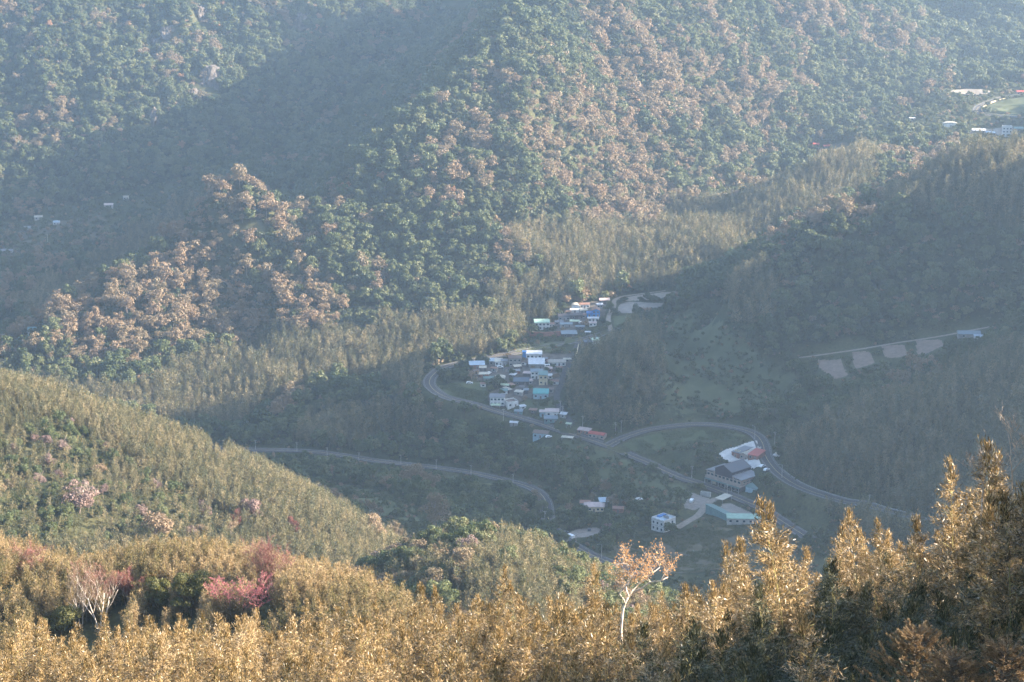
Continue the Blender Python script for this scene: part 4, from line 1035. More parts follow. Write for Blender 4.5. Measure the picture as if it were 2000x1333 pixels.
for q in [(388, 42, 20, 17, 'jagged pale cliff near the top of the far left mountain', 1), (330, 76, 24, 14, 'slanting pale cliff on the far left mountain, left of the jagged one', 2),
          (302, 86, 9, 8, 'small pale rock left of the slanting cliff of the far mountain', 3), (584, 58, 18, 20, 'tall pinkish cliff at the right end of the sunlit far slope', 4),
          (655, 8, 18, 16, 'whitish cliff at the very top, right end of the far slope', 5), (408, 172, 26, 26, 'broad dim cliff at the shadow edge of the far mountain', 6),
          (300, 244, 12, 18, 'narrow dim cliff in the shade low on the far mountain', 7), (376, 198, 12, 12, 'small dim cliff left below the broad dim one', 8), (560, 6, 14, 8, 'thin pale ledge at the top edge left of the whitish cliff', 9)]:
    cliff(*q)

# ------------------------------------------------------------------ plant meshes (numpy)
def quads(C, D, U, ln, wd, taper=True):
    """leaf faces: centre C, long axis D, side axis U, half sizes; pointed diamonds when taper"""
    ln = np.asarray(ln)[:, None]; wd = np.asarray(wd)[:, None]
    if taper:
        V = np.stack([C - D * ln, C + U * wd - D * ln * .15, C + D * ln, C - U * wd - D * ln * .15], 1)
    else:
        V = np.stack([C - D * ln - U * wd, C - D * ln + U * wd, C + D * ln + U * wd * .8, C + D * ln - U * wd * .8], 1)
    n = len(C)
    return V.reshape(-1, 3), np.arange(n * 4).reshape(n, 4)
def unit(a): return a / (np.linalg.norm(a, axis=-1, keepdims=True) + 1e-9)

def crown_leaves(h, r, n, s, seed, base=.28, lobes=13, flat=.9):
    """leaf clumps spread over the shells of many lobes"""
    g = np.random.default_rng(seed)
    cz = h * (base + 1) / 2; hz = h * (1 - base) / 2
    L = []
    for i in range(lobes):
        a = g.uniform(0, 2 * np.pi); e = g.uniform(-.75, 1.0)
        k = g.uniform(.40, 1.0)
        rr = math.sqrt(max(0, 1 - e * e * .8))
        L.append((math.cos(a) * rr * r * k, math.sin(a) * rr * r * k, cz + e * hz * .68, g.uniform(.22, .50) * r))
    L.append((0, 0, cz, r * .6))
    L = np.array(L); w = L[:, 3] ** 2; pick = g.choice(len(L), n, p=w / w.sum())
    d = unit(g.normal(size=(n, 3))); d[:, 2] = np.abs(d[:, 2]) * .9 + d[:, 2] * .1 - .15; d = unit(d)
    rad = L[pick, 3] * g.uniform(.72, 1.08, n)
    C = L[pick, :3] + d * rad[:, None] * np.array([1, 1, flat])
    nrm = unit(d + g.normal(size=(n, 3)) * .55)
    t = unit(np.cross(nrm, g.normal(size=(n, 3)))); u = np.cross(nrm, t)
    sz = s * g.uniform(.6, 1.3, n)
    return quads(C, t, u, sz * .62, sz * .45, False)

def branches(base, h, spread, seed, depth=4, kids=4, up=.35, r0=.16, start=.3, lean=(0, 0), wig=.12, fork=None):
    """recursive limbs -> list of (points, radii), and the tips"""
    g = random.Random(seed); out = []; tips = []
    def grow(p, d, ln, r, lv):
        pts = [p.copy()]; n = 4 if lv < 2 else 3; dd = d.copy()
        for i in range(n):
            dd = (dd + Vector((g.uniform(-1, 1), g.uniform(-1, 1), g.uniform(-.4, 1) * .8)) * wig + Vector((0, 0, up * .12))).normalized()
            pts.append(pts[-1] + dd * ln / n)
        rr = [r * (1 - .55 * i / n) for i in range(n + 1)]
        out.append((pts, rr, lv))
        if lv >= depth: tips.append((pts[-1], dd)); return
        k = kids + (g.random() < .4)
        for j in range(k):
            f = (start + (1 - start) * (j + g.random()) / k) if lv == 0 else (.25 + .75 * (j + g.random()) / k)
            idx = min(n - 1, int(f * n)); q = pts[idx].lerp(pts[idx + 1], f * n - idx)
            a = g.uniform(0, 6.283); side = Vector((math.cos(a), math.sin(a), 0))
            nd = (dd * .75 + side * spread + Vector((0, 0, up))).normalized()
            grow(q, nd, ln * g.uniform(.5, .72), rr[idx] * .6, lv + 1)
        tips.append((pts[-1], dd))
    d0 = Vector((lean[0], lean[1], 1)).normalized()
    if fork is None: grow(Vector(base), d0, h * .52, r0, 0)
    else:
        for fx, fy in fork: grow(Vector(base), Vector((fx, fy, 1)).normalized(), h * .55, r0 * .7, 0)
    return out, tips
def limb_mesh(name, limbs, mat, minr=.012, sides=(7, 5, 3, 3, 3, 3), fine=None):
    b = MB()
    for pts, rr, lv in limbs:
        b.tube(pts, [max(minr, q) for q in rr], sides[min(lv, 5)], mi=1 if (fine and lv > 2) else 0)
    return b.mesh(name, [mat, fine or mat], smooth=True)
def twigs(tips, limbs, n, ln, wd, seed, spread=1.0, up=.5, lv_min=2):
    """sprays of fine twigs round the outer limbs"""
    g = np.random.default_rng(seed)
    src = [(p, d) for p, d in tips]
    for pts, rr, lv in limbs:
        if lv >= lv_min: src += [(pts[i], (pts[i] - pts[i - 1]).normalized()) for i in range(1, len(pts))]
    S = np.array([tuple(p) for p, _ in src]); D = np.array([tuple(d) for _, d in src])
    k = g.integers(0, len(S), n)
    d = unit(D[k] + g.normal(size=(n, 3)) * .55 * spread + np.array([0, 0, up * .5]))
    L = ln * g.uniform(.5, 1.3, n)
    C = S[k] + d * L[:, None] * g.uniform(.3, 1.0, (n, 1))
    u = unit(np.cross(d, g.normal(size=(n, 3))))
    return quads(C, d, u, L, np.full(n, wd))

def bamboo_mesh(name, h, n, ll, lw, seed, mat, width=1.15, bare=.22, lean=.5, cluster=6):
    """feathery spire: sprays of narrow leaves hang from rising twigs at every node of a nodding culm"""
    g = np.random.default_rng(seed)
    la = g.uniform(0, 6.28); lx, ly = math.cos(la) * lean, math.sin(la) * lean
    nb = max(24, int(n / (cluster * 14))) if n > 2500 else max(18, n // 12)
    tb = bare + (1 - bare) * (np.arange(nb) + g.uniform(0, 1, nb)) / nb
    prof = np.interp(tb, [bare, bare + .2, .6, .82, .93, 1.0], [.6, 1.0, .8, .5, .22, .06]) * width
    Lb = prof * g.uniform(.5, 1.35, nb); ab = np.arange(nb) * 2.4 + g.normal(0, .5, nb)
    rise = g.uniform(.55, 1.15, nb)
    w = Lb + .12 * width; k = g.choice(nb, n, p=w / w.sum())
    q = g.uniform(.1, 1.0, n) ** .75
    rr = Lb[k] * q
    cz = h * tb[k] + rise[k] * rr - .42 * rr ** 2 / np.maximum(width, .3)
    S = np.stack([lx * tb[k] ** 2.4 + np.cos(ab[k]) * rr, ly * tb[k] ** 2.4 + np.sin(ab[k]) * rr, cz], 1)
    S += g.normal(size=(n, 3)) * (ll * .75 * (.4 + q))[:, None]
    bd = np.stack([np.cos(ab[k]), np.sin(ab[k]), rise[k] - .8 * q], 1)
    d = unit(bd + g.normal(size=(n, 3)) * .75)
    top = (tb[k] > .93)[:, None]
    d = unit(np.where(top, d * .5 + np.array([0, 0, .9]), d))
    L = ll * g.uniform(.6, 1.25, n)
    C = S + d * L[:, None] * .6
    u = unit(np.cross(d, unit(g.normal(size=(n, 3)) * .6 + np.array([0, 0, 1.0]))))
    V, F = quads(C, d, u, L, lw * g.uniform(.7, 1.2, n))
    return V, F, (lx, ly)
def culm(name, h, lean, r=.04, n=10, mat=None, twig=0, seed=0, width=1.0):
    b = MB(); lx, ly = lean
    pts = [(lx * (i / n) ** 2.4, ly * (i / n) ** 2.4, h * i / n) for i in range(n + 1)]
    b.tube(pts, [r * (1 - .85 * i / n) for i in range(n + 1)], 5)
    g = random.Random(seed)
    for i in range(twig):
        t = .3 + .68 * i / twig; a = g.uniform(0, 6.28); L = width * np.interp(t, [.3, .5, 1], [.8, 1, .15])
        p = Vector((lx * t ** 2.4, ly * t ** 2.4, h * t)); q = p + Vector((math.cos(a) * L, math.sin(a) * L, L * .6))
        b.tube([p, (p + q) / 2 + Vector((0, 0, L * .08)), q], [.012, .009, .005], 3)
    return b.mesh(name, [mat or M_culm], smooth=True)

PROTO = {}
def joined(name, *parts):
    """one mesh from (V, F, material) parts, used for the woods that read as one mass"""
    V = []; F = []; mi = []; mats = []; b = 0
    for v, f, m in parts:
        V.append(v); f = np.asarray(f); F.append(f + b); b += len(v)
        mi.append(np.full(len(f), len(mats))); mats.append(m)
    return np_mesh(name, np.concatenate(V), F, mats, midx=np.concatenate(mi))
def mesh_arrays(me):
    V = np.empty(len(me.vertices) * 3, np.float32); me.vertices.foreach_get('co', V)
    F = [np.array([p.vertices[:] for p in me.polygons if len(p.vertices) == k], int) for k in (3, 4)]
    return V.reshape(-1, 3), F

# distant trees: one mesh each
def far_tree(kind, seed):
    g = random.Random(seed); h = g.uniform(12, 15.5); r = g.uniform(3.9, 5.3)
    tv, tf = ribbon_trunk(h * .6, .28)
    if kind == 'green':
        v, f = crown_leaves(h, r, 950, .85, seed, .05, lobes=15)
        return joined('tree_mesh', (v, f, M_green), (tv, tf, M_bark))
    if kind == 'orange':
        v, f = crown_leaves(h * .8, r * .8, 600, .7, seed, .2)
        return joined('tree_mesh', (v, f, M_orange), (tv, tf, M_bark))
    v, f = crown_leaves(h, r * 1.05, 760, .62, seed, .1, lobes=16)
    v2, f2 = crown_leaves(h * .93, r * .9, 300, .5, seed + 1, .25, lobes=9)
    return joined('tree_mesh', (np.concatenate([v, v2]), np.concatenate([f, f2 + len(v)]), M_tan), (tv, tf, M_grey_bark))
def ribbon_trunk(h, r):
    a = np.arange(5) * 2 * np.pi / 5
    V = np.concatenate([np.stack([np.cos(a) * r, np.sin(a) * r, np.full(5, -2.0)], 1), np.stack([np.cos(a) * r * .4, np.sin(a) * r * .4, np.full(5, h)], 1)])
    i = np.arange(5); return V, np.stack([i, (i + 1) % 5, (i + 1) % 5 + 5, i + 5], 1)

def hidden(name, mesh):
    return bpy.data.objects.new(name, mesh)     # lives only in a source collection
SRC = {}
def source(key, meshes):
    c = bpy.data.collections.new('source_' + key)
    for i, m in enumerate(meshes):
        c.objects.link(hidden('%s_%02d' % (key, i), m))
    SRC[key] = (c, len(meshes))
source('forest', [far_tree('green', s) for s in range(6)] + [far_tree('tan', 20 + s) for s in range(5)] + [far_tree('orange', 40)])
def simple_bamboo(h, n, ll, lw, seed, mat, width, bare=.15, cluster=5):
    v, f, ln = bamboo_mesh('b', h, n, ll, lw, seed, mat, width, bare, .8, cluster)
    tv, tf = ribbon_trunk(h * .9, .05)
    return joined('bamboo_mesh', (v, f, mat), (tv, tf, M_culm))
source('bamboo_far', [simple_bamboo(9.0 + (s % 3), 230, .46, .15, s, M_bam_far, 1.5 + .25 * (s % 2)) for s in range(5)])
source('bamboo_mid', [simple_bamboo(5.2, 700, .17, .045, 10 + s, M_bam_mid, .75) for s in range(6)])
def low_bush(seed, mat, h=2.2, r=1.8, n=240, s=.42):
    v, f = crown_leaves(h, r, n, s, seed, .0, lobes=7)
    return joined('bush_mesh', (v, f, mat))
M_scrub = leafmat('scrub_leaves', [(.045, .065, .025), (.08, .10, .04), (.12, .13, .06), (.17, .15, .09)], noise=.3, nscale=.03)
M_under = leafmat('undergrowth_leaves', [(.025, .036, .016), (.045, .06, .025), (.075, .09, .04), (.12, .115, .06)], noise=.2)
source('undergrowth', [low_bush(90 + s, M_under, 4.6, 3.6, 260, .85) for s in range(4)] + [low_bush(96, M_tan, 4.2, 3.2, 200, .7)])
source('scrub', [low_bush(60 + s, M_scrub) for s in range(4)] + [low_bush(70, M_tan, 2.0, 1.5)])
def grass_tuft(seed):
    g = np.random.default_rng(seed); n = 70
    C = np.stack([g.normal(0, .6, n), g.normal(0, .6, n), np.zeros(n)], 1)
    d = unit(np.stack([g.normal(0, .35, n), g.normal(0, .35, n), np.ones(n)], 1)); L = g.uniform(.12, .32, n)
    u = unit(np.cross(d, g.normal(size=(n, 3))))
    v, f = quads(C + d * L[:, None], d, u, L, np.full(n, .05)); return joined('tuft_mesh', (v, f, M_scrub))
source('grass', [grass_tuft(80 + s) for s in range(3)])

def gn_scatter(name, key, pts, idx, rot, scl, label=None):
    me = bpy.data.meshes.new(name); n = len(pts)
    me.vertices.add(n); me.vertices.foreach_set('co', np.asarray(pts, np.float32).ravel())
    a = me.attributes.new('pick', 'INT', 'POINT'); a.data.foreach_set('value', np.asarray(idx, np.int32))
    a = me.attributes.new('turn', 'FLOAT_VECTOR', 'POINT'); a.data.foreach_set('vector', np.asarray(rot, np.float32).ravel())
    a = me.attributes.new('size', 'FLOAT_VECTOR', 'POINT'); a.data.foreach_set('vector', np.asarray(scl, np.float32).ravel())
    o = new_obj(name, me)
    t = bpy.data.node_groups.new(name + '_nodes', 'GeometryNodeTree')
    t.interface.new_socket('Geometry', in_out='INPUT', socket_type='NodeSocketGeometry')
    t.interface.new_socket('Geometry', in_out='OUTPUT', socket_type='NodeSocketGeometry')
    N = t.nodes; L = t.links
    gi = N.new('NodeGroupInput'); go = N.new('NodeGroupOutput'); ip = N.new('GeometryNodeInstanceOnPoints'); ci = N.new('GeometryNodeCollectionInfo')
    ci.inputs['Collection'].default_value = SRC[key][0]; ci.inputs['Separate Children'].default_value = True; ci.inputs['Reset Children'].default_value = True
    def attr(nm, ty):
        q = N.new('GeometryNodeInputNamedAttribute'); q.data_type = ty; q.inputs['Name'].default_value = nm; return q
    L.new(gi.outputs[0], ip.inputs['Points']); L.new(ci.outputs[0], ip.inputs['Instance'])
    ip.inputs['Pick Instance'].default_value = True
    q = attr('pick', 'INT'); L.new([s for s in q.outputs if s.enabled][0], ip.inputs['Instance Index'])
    q = attr('turn', 'FLOAT_VECTOR'); L.new([s for s in q.outputs if s.enabled][0], ip.inputs['Rotation'])
    q = attr('size', 'FLOAT_VECTOR'); L.new([s for s in q.outputs if s.enabled][0], ip.inputs['Scale'])
    L.new(ip.outputs[0], go.inputs[0])
    md = o.modifiers.new('scatter', 'NODES'); md.node_group = t
    tag(o, kind='stuff')
    return o

# ------------------------------------------------------------------ where things grow
ROAD_PTS = np.concatenate([np.column_stack([C[:, :2], np.full(len(C), w / 2)]) for C, w in ROADS.values()])
def clear_of_roads(x, y, pad):
    ok = np.ones(len(x), bool)
    cell = {}
    for px, py, w in ROAD_PTS:
        cell.setdefault((int(px // 20), int(py // 20)), []).append((px, py, w))
    cx = (x // 20).astype(int); cy = (y // 20).astype(int)
    for i in range(len(x)):
        for a in (-1, 0, 1):
            for b in (-1, 0, 1):
                for px, py, w in cell.get((cx[i] + a, cy[i] + b), ()):
                    if (px - x[i]) ** 2 + (py - y[i]) ** 2 < (w + pad) ** 2: ok[i] = False; break
                if not ok[i]: break
            if not ok[i]: break
    return ok
def free(x, y, pad):
    """pad: room the plant needs around its foot"""
    ok = np.ones(len(x), bool)
    for poly in FIELDS:
        P_ = np.array(poly); s = (x > P_[:, 0].min() - 1) & (x < P_[:, 0].max() + 1) & (y > P_[:, 1].min() - 1) & (y < P_[:, 1].max() + 1)
        if s.any(): ok[s] &= ~inpoly(x[s], y[s], poly)
    for bx, by, br in BLOCK:
        ok &= (x - bx) ** 2 + (y - by) ** 2 > (br + pad) ** 2
    near = (y > 950)
    if near.any():
        k = np.where(near & ok)[0]; ok[k] = clear_of_roads(x[k], y[k], pad)
    return ok
def jitter_grid(x0, x1, y0, y1, sp, jit=.45):
    xs = np.arange(x0, x1, sp); ys = np.arange(y0, y1, sp)
    X, Y = np.meshgrid(xs, ys); n = X.size
    return X.ravel() + nr.uniform(-jit, jit, n) * sp, Y.ravel() + nr.uniform(-jit, jit, n) * sp
def in_view(x, y, z, m=130):
    u, v = project(x, y, z); return (u > -m) & (u < 2000 + m) & (v > -m) & (v < 1333 + m)

# sight lines that the valley keeps open: roads, roofs and fields seen in the photo stay clear of plants in front of them
PROT = np.zeros((340, 505))
def protect(x, y, z):
    u, v = project(np.asarray(x, float), np.asarray(y, float), np.asarray(z, float))
    i = np.clip((v / 4).astype(int), 0, 339); j = np.clip((u / 4).astype(int), 0, 504)
    ok = (u > 0) & (u < 2000) & (v > 0) & (v < 1333)
    np.maximum.at(PROT, (i[ok], j[ok]), np.asarray(y, float)[ok])
for key, (C, w) in ROADS.items():
    T = np.gradient(C[:, :2], axis=0); T /= np.linalg.norm(T, axis=1)[:, None]
    for off in np.linspace(-w / 2, w / 2, 4):
        c = C[:, :2] + np.stack([T[:, 1], -T[:, 0]], 1) * off; zz = C[:, 2] + .3
        u_, v_ = project(c[:, 0], c[:, 1], zz)
        k = visible(c[:, 0], c[:, 1], zz + 1) & ~((key == 'main') & (u_ > 880) & (u_ < 962) & (v_ > 775)) & ~((key == 'left') & (u_ > 1035)) & ~((key == 'main') & (u_ > 1205))
        protect(c[k, 0], c[k, 1], zz[k])
for bx, by, br in BLOCK:
    for zz in (.5, 2.5, 4.5):
        for dx in (-.6, 0, .6): protect([bx + dx * br], [by - br * .5], [float(H(bx, by)) + zz])
for poly in FIELDS:
    P_ = np.array(poly); X, Y = np.meshgrid(np.arange(P_[:, 0].min(), P_[:, 0].max(), 1.2), np.arange(P_[:, 1].min(), P_[:, 1].max(), 3.0)); X = X.ravel(); Y = Y.ravel()
    k = inpoly(X, Y, poly); protect(X[k], Y[k], H(X[k], Y[k]))
def keeps_view(x, y, z, h, r):
    ok = np.ones(len(x), bool)
    for f in (.15, .35, .55, .75, .95):
        for dx in (-.6, 0, .6):
            u, v = project(x + dx * r, y, z + h * f)
            i = np.clip((v / 4).astype(int), 0, 339); j = np.clip((u / 4).astype(int), 0, 504)
            ok &= ~((PROT[i, j] > y + 3) & (u > 0) & (u < 2000) & (v < 1333))
    return ok

# pixel outlines of the plant zones (photo coordinates), tested on the projected foot of each plant together with its distance
Z_BAM = [   # far bamboo
    ([(-50, 735), (120, 770), (250, 770), (330, 735), (440, 690), (560, 655), (660, 640), (700, 665), (760, 640), (860, 625), (960, 632), (1010, 655), (1040, 672),
      (930, 690), (850, 705), (815, 740), (820, 770), (700, 745), (600, 765), (520, 800), (440, 850), (300, 830), (100, 790)], 1180, 1520),
    ([(1000, 470), (1100, 440), (1250, 460), (1330, 400), (1420, 410), (1500, 370), (1580, 320), (1690, 250), (1740, 300), (1700, 370), (1600, 430), (1480, 480),
      (1400, 520), (1320, 560), (1200, 575), (1100, 590), (1090, 640), (1000, 660), (960, 620), (980, 560), (1060, 540)], 1400, 1780),
    ([(1700, 330), (1850, 280), (2060, 270), (2060, 480), (1900, 450), (1760, 420), (1700, 390)], 1300, 1500),
    ([(1090, 690), (1180, 640), (1240, 610), (1290, 640), (1290, 700), (1280, 790), (1250, 840), (1160, 840), (1100, 790)], 1200, 1420),
    ([(1400, 480), (1470, 490), (1520, 560), (1510, 660), (1430, 640), (1410, 560)], 1300, 1430),
    ([(1520, 920), (1540, 860), (1700, 800), (1880, 720), (2060, 660), (2060, 1100), (1700, 1060), (1560, 980)], 850, 1300),
    ([(0, 610), (100, 560), (200, 500), (330, 420), (400, 390), (330, 500), (230, 580), (120, 640)], 1700, 2100),
    ([(560, 860), (640, 800), (800, 800), (860, 850), (760, 860), (700, 880)], 1250, 1400),
    ([(880, 640), (990, 635), (1010, 680), (900, 700)], 1340, 1480),
]
def zone_mask(x, y, z, zones):
    u, v = project(x, y, z); m = np.zeros(len(x), bool)
    wob = (fbm(x / 30, y / 30, 3, 21) - .5) * 50
    for poly, a, b in zones: m |= inpoly(u + wob, v + wob * .6, poly) & (y > a) & (y < b)
    return m
OPEN = [  # scrub and small trees instead of closed wood
    ([(1210, 860), (1300, 830), (1470, 845), (1490, 900), (1440, 930), (1400, 950), (1300, 925), (1230, 890)], 1150, 1290),
    ([(1000, 840), (1180, 870), (1300, 925), (1400, 965), (1380, 1000), (1300, 1010), (1220, 960), (1120, 920), (1060, 900)], 1100, 1290),
    ([(1280, 620), (1400, 580), (1440, 640), (1490, 700), (1560, 740), (1520, 800), (1300, 830), (1260, 800), (1290, 700)], 1270, 1460),
    ([(620, 950), (740, 960), (850, 1010), (900, 1050), (760, 1080), (700, 1020)], 880, 1210),
    ([(1030, 660), (1190, 640), (1190, 680), (1130, 700), (1000, 690)], 1340, 1470),
    ([(1500, 980), (1600, 980), (1700, 1040), (1600, 1100), (1480, 1050)], 1000, 1180),
    ([(1540, 690), (1950, 620), (1980, 660), (1860, 690), (1700, 740), (1560, 750)], 1270, 1350),
    ([(1580, 300), (1650, 270), (1850, 170), (2060, 160), (2060, 270), (1880, 270), (1750, 260)], 1800, 2200),
    ([(-60, 480), (0, 440), (250, 370), (400, 350), (330, 420), (100, 520), (-60, 580)], 1800, 2200),
]
# ---- forest on the mountains: every tree an instance of one far-off mass
xs, ys = jitter_grid(-900, 640, 1050, 2720, 6.9)
zs = H(xs, ys)
k = in_view(xs, ys, zs, 150) ; xs, ys, zs = xs[k], ys[k], zs[k]
k = visible(xs, ys, zs + 26); xs, ys, zs = xs[k], ys[k], zs[k]
bam = zone_mask(xs, ys, zs, Z_BAM); opn = zone_mask(xs, ys, zs, OPEN)
far = ys > 0
ok = free(xs, ys, 3.6) & ~bam
ok &= ~(opn & (nr.random(len(xs)) > .16))
_e = .02
slope = np.hypot(H(xs + 6, ys) - H(xs - 6, ys), H(xs, ys + 6) - H(xs, ys - 6)) / 12
xs, ys, zs, opn = xs[ok], ys[ok], zs[ok], opn[ok]
tn = fbm(xs / 48 + 9, ys / 60, 4, 31) + nr.normal(0, .065, len(xs))
u_, v_ = project(xs, ys, zs)
# leafless trees crowd the low slopes and ribs of the sunlit face
bias = np.where((ys < 1620) & (u_ < 1100), .045, 0) + np.where((u_ > 1050) & (ys > 1650), .05, 0) - np.where(ys > 2100, .10, 0) - np.where(ys < 1420, .16, 0) - np.where((u_ > 1500) & (ys > 1700) & (ys < 2000), .15, 0) - .03
istan = tn + bias > .555
rr_ = nr.random(len(xs))
isor = (rr_ > .993) & (ys > 1420)
kindF = np.where(isor, 11, np.where(istan, nr.integers(6, 11, len(xs)), nr.integers(0, 6, len(xs))))
size = (.42 + .85 * nr.random(len(xs)) ** 1.9) * np.where(opn, .6, 1)
size *= np.where(ys < 1330, .8, 1)
ok = ((ys > 1500) & (u_ < 1500)) | keeps_view(xs, ys, zs, 11 * size, 4 * size)
xs, ys, zs, kindF, size, opn = xs[ok], ys[ok], zs[ok], kindF[ok], size[ok], opn[ok]
FOREST = dict(x=xs, y=ys, z=zs, k=kindF, s=size)

# ------------------------------------------------------------------ single trees with trunk and crown
def tree_parts(kind, seed, h, r):
    """-> list of (part name, mesh)"""
    if kind == 'green':
        limbs, tips = branches((0, 0, -.5), h, .8, seed, depth=2, kids=4, r0=.26, start=.35)
        v, f = crown_leaves(h, r, 2600, .42, seed, .16, lobes=16)
        return [('trunk', limb_mesh('trunk', limbs, M_bark, .03)), ('crown', np_mesh('crown', v, f, [M_green]))]
    mat, bark = {'tan': (M_tan, M_grey_bark), 'purple': (M_purple, M_grey_bark), 'red': (M_red_twig, M_grey_bark), 'maroon': (M_maroon, M_grey_bark),
                 'grey': (M_tan, M_white_bark), 'white': (M_purple, M_white_bark), 'pink': (M_pink, M_bark)}[kind]
    limbs, tips = branches((0, 0, -.5), h * .95, .75, seed, depth=4, kids=3, r0=.2, start=.25, up=.45)
    if kind in ('tan', 'purple'):
        v, f = crown_leaves(h, r * .95, 2300, .3, seed, .1, lobes=17)
        return [('trunk', limb_mesh('trunk', limbs, bark, .03)), ('crown', np_mesh('crown', v, f, [mat]))]
    v, f = twigs(tips, limbs, 2600, h * .05, .035 * h / 10, seed + 3)
    return [('trunk', limb_mesh('trunk', limbs, bark, .03)), ('crown', np_mesh('crown', v, f, [mat]))]
TP = {}
for kd, n in (('green', 5), ('tan', 3), ('purple', 2), ('red', 1), ('grey', 2)):
    TP[kd] = [tree_parts(kd, 100 + 7 * i + len(kd), 10.0, 4.4) for i in range(n)]
def tree(kind, x, y, z, s, label, group=None, name=None, sx=None, rz=None):
    parts = TP[kind][rng.randrange(len(TP[kind]))]
    e = new_obj(name or ('broadleaf_tree' if kind == 'green' else 'bare_tree'), None, None, (x, y, z), (0, 0, rng.uniform(0, 6.28) if rz is None else rz))
    e.scale = (sx or s, sx or s, s)
    for nm, me in parts: new_obj(nm, me, e)
    tag(e, label, 'tree' if kind == 'green' else 'bare tree', group)
    return e
GREEN_HILL = [([(-60, 850), (120, 820), (230, 890), (330, 950), (430, 1000), (500, 1060), (300, 1080), (-60, 1080)], 600, 790)]
KNOB = (500, 668)
nT = {'green': 0, 'bare': 0}
# left hill and knob
xs, ys = jitter_grid(-240, 110, 520, 820, 6.6)
zs = H(xs, ys); k = in_view(xs, ys, zs, 90) & visible(xs, ys, zs + 9); xs, ys, zs = xs[k], ys[k], zs[k]
gm = zone_mask(xs, ys, zs, GREEN_HILL); kn = (ys < KNOB[1]) & (xs > -60)
u_, v_ = project(xs, ys, zs)
kb = inpoly(u_, v_, [(905, 1180), (930, 1075), (1010, 1062), (1070, 1100), (1130, 1140), (1130, 1230), (1000, 1250)])
for i in range(len(xs)):
    q = rng.random()
    if kn[i]:
        if kb[i] and q < .80: continue
        kd = 'green' if q > .5 else ('grey' if q > .3 else ('tan' if q > .12 else 'purple'))
        pl = ('left shoulder' if u_[i] < 870 else ('top' if v_[i] < 1095 and u_[i] < 1000 else ('right slope' if u_[i] > 1000 else 'near side'))); lb = ('green broadleaf tree' if kd == 'green' else 'leafless pale tree') + ' on the %s of the wooded knoll' % pl
        s = rng.uniform(.6, .95)
    elif gm[i]:
        if q > .66: continue
        kd = 'green' if q < .54 else ('purple' if q < .63 else 'tan')
        pl = 'left edge' if u_[i] < 130 else ('middle' if u_[i] < 280 else 'right end'); lb = ('green broadleaf' if kd == 'green' else 'leafless purplish') + ' tree at the %s of the dark wood on the left hill' % pl
        s = rng.uniform(.42, .68)
    else:
        if q > .035 or ys[i] < 660: continue
        kd = 'green' if q < .02 else 'tan'
        lb = ('lone green tree rising from the bamboo of the left hill' if kd == 'green' else 'lone leafless tree rising from the bamboo of the left hill'); s = rng.uniform(.4, .6)
    tree(kd, xs[i], ys[i], zs[i], s, lb, lb.replace('tree', 'trees'))
    nT['green' if kd == 'green' else 'bare'] += 1
for kd, u, v, wpx, lb in [('purple', 489, 1024, 46, 'larger purplish leafless tree beside a red one on the left hill'),
                          ('red', 463, 1038, 40, 'reddish leafless tree just left of the larger purplish one on the left hill'),
                          ('red', 571, 1056, 44, 'low red leafless tree on the near foot of the left hill'),
                          ('tan', 308, 1072, 62, 'pinkish leafless fan-shaped tree at the crest of the front bamboo ridge'),
                          ('purple', 155, 1005, 60, 'broad purplish leafless tree on the left hill, left of centre'),
                          ('grey', 700, 1010, 40, 'pale bare poplar-like tree at the right end of the left hill'),
                          ('grey', 722, 1014, 36, 'pale bare tree, middle one of three where the left hill ends'),
                          ('grey', 740, 1022, 34, 'pale bare tree, rightmost of three where the left hill ends'),
                          ('tan', 733, 1062, 50, 'low pinkish bare tree below the end of the left hill'),
                          ('grey', 778, 1075, 52, 'whitish bare tree in the hollow left of the knoll'),
                          ('tan', 850, 1035, 60, 'pink tipped bare tree at the left top of the knoll')]:
    x, y, z = G(u, v, 600 if v < 1064 or u > 600 else 280)
    s = wpx * 1.04 * y / FPX / 8.0
    tree(kd, x, y, z, s, lb); nT['bare'] += 1

# ---- the nearest of the wood trees become individuals, the rest one far-off mass
F_ = FOREST
order = np.argsort(F_['y'] + (nr.random(len(F_['y']))) * 4)
uu, vv = project(F_['x'], F_['y'], F_['z'] + 6)
vis = visible(F_['x'], F_['y'], F_['z'] + 10) & (uu > 0) & (uu < 2000) & (vv > 0) & (vv < 1333)
single = np.zeros(len(order), bool)
def where(u, v):
    if v > 1000 and u > 1100: return 'beside the brown meadow'
    if u < 1080 and v > 930: return 'below the bend of the lower road'
    if u < 1000 and v > 850: return 'along the lower road'
    if u < 1100: return 'on the bank between the lower road and the village'
    if u < 1330: return 'in the scrub below the main road'
    if u < 1520: return 'around the hairpin loop and the largest building'
    return 'on the dark slope behind the foreground bamboo'
ng, nb = 292 - nT['green'], 292 - nT['bare']
for i in order:
    if not vis[i]: continue
    if F_['k'][i] < 6:
        if ng > 0:
            ng -= 1; single[i] = True
            lb = 'green broadleaf tree ' + where(uu[i], vv[i])
            tree('green', F_['x'][i], F_['y'][i], F_['z'][i], F_['s'][i] * 1.12, lb, lb.replace('tree', 'trees'))
    elif nb > 0:
        nb -= 1; single[i] = True
        lb = 'pale leafless tree ' + where(uu[i], vv[i])
        tree('tan' if rng.random() < .75 else 'purple', F_['x'][i], F_['y'][i], F_['z'][i], F_['s'][i] * 1.1, lb, lb.replace('tree', 'trees'))
m = ~single
n = m.sum(); s = F_['s'][m]
rot = np.stack([nr.normal(0, .05, n), nr.normal(0, .05, n), nr.uniform(0, 6.28, n)], 1)
scl = np.stack([s, s, s * nr.uniform(.85, 1.2, n)], 1)
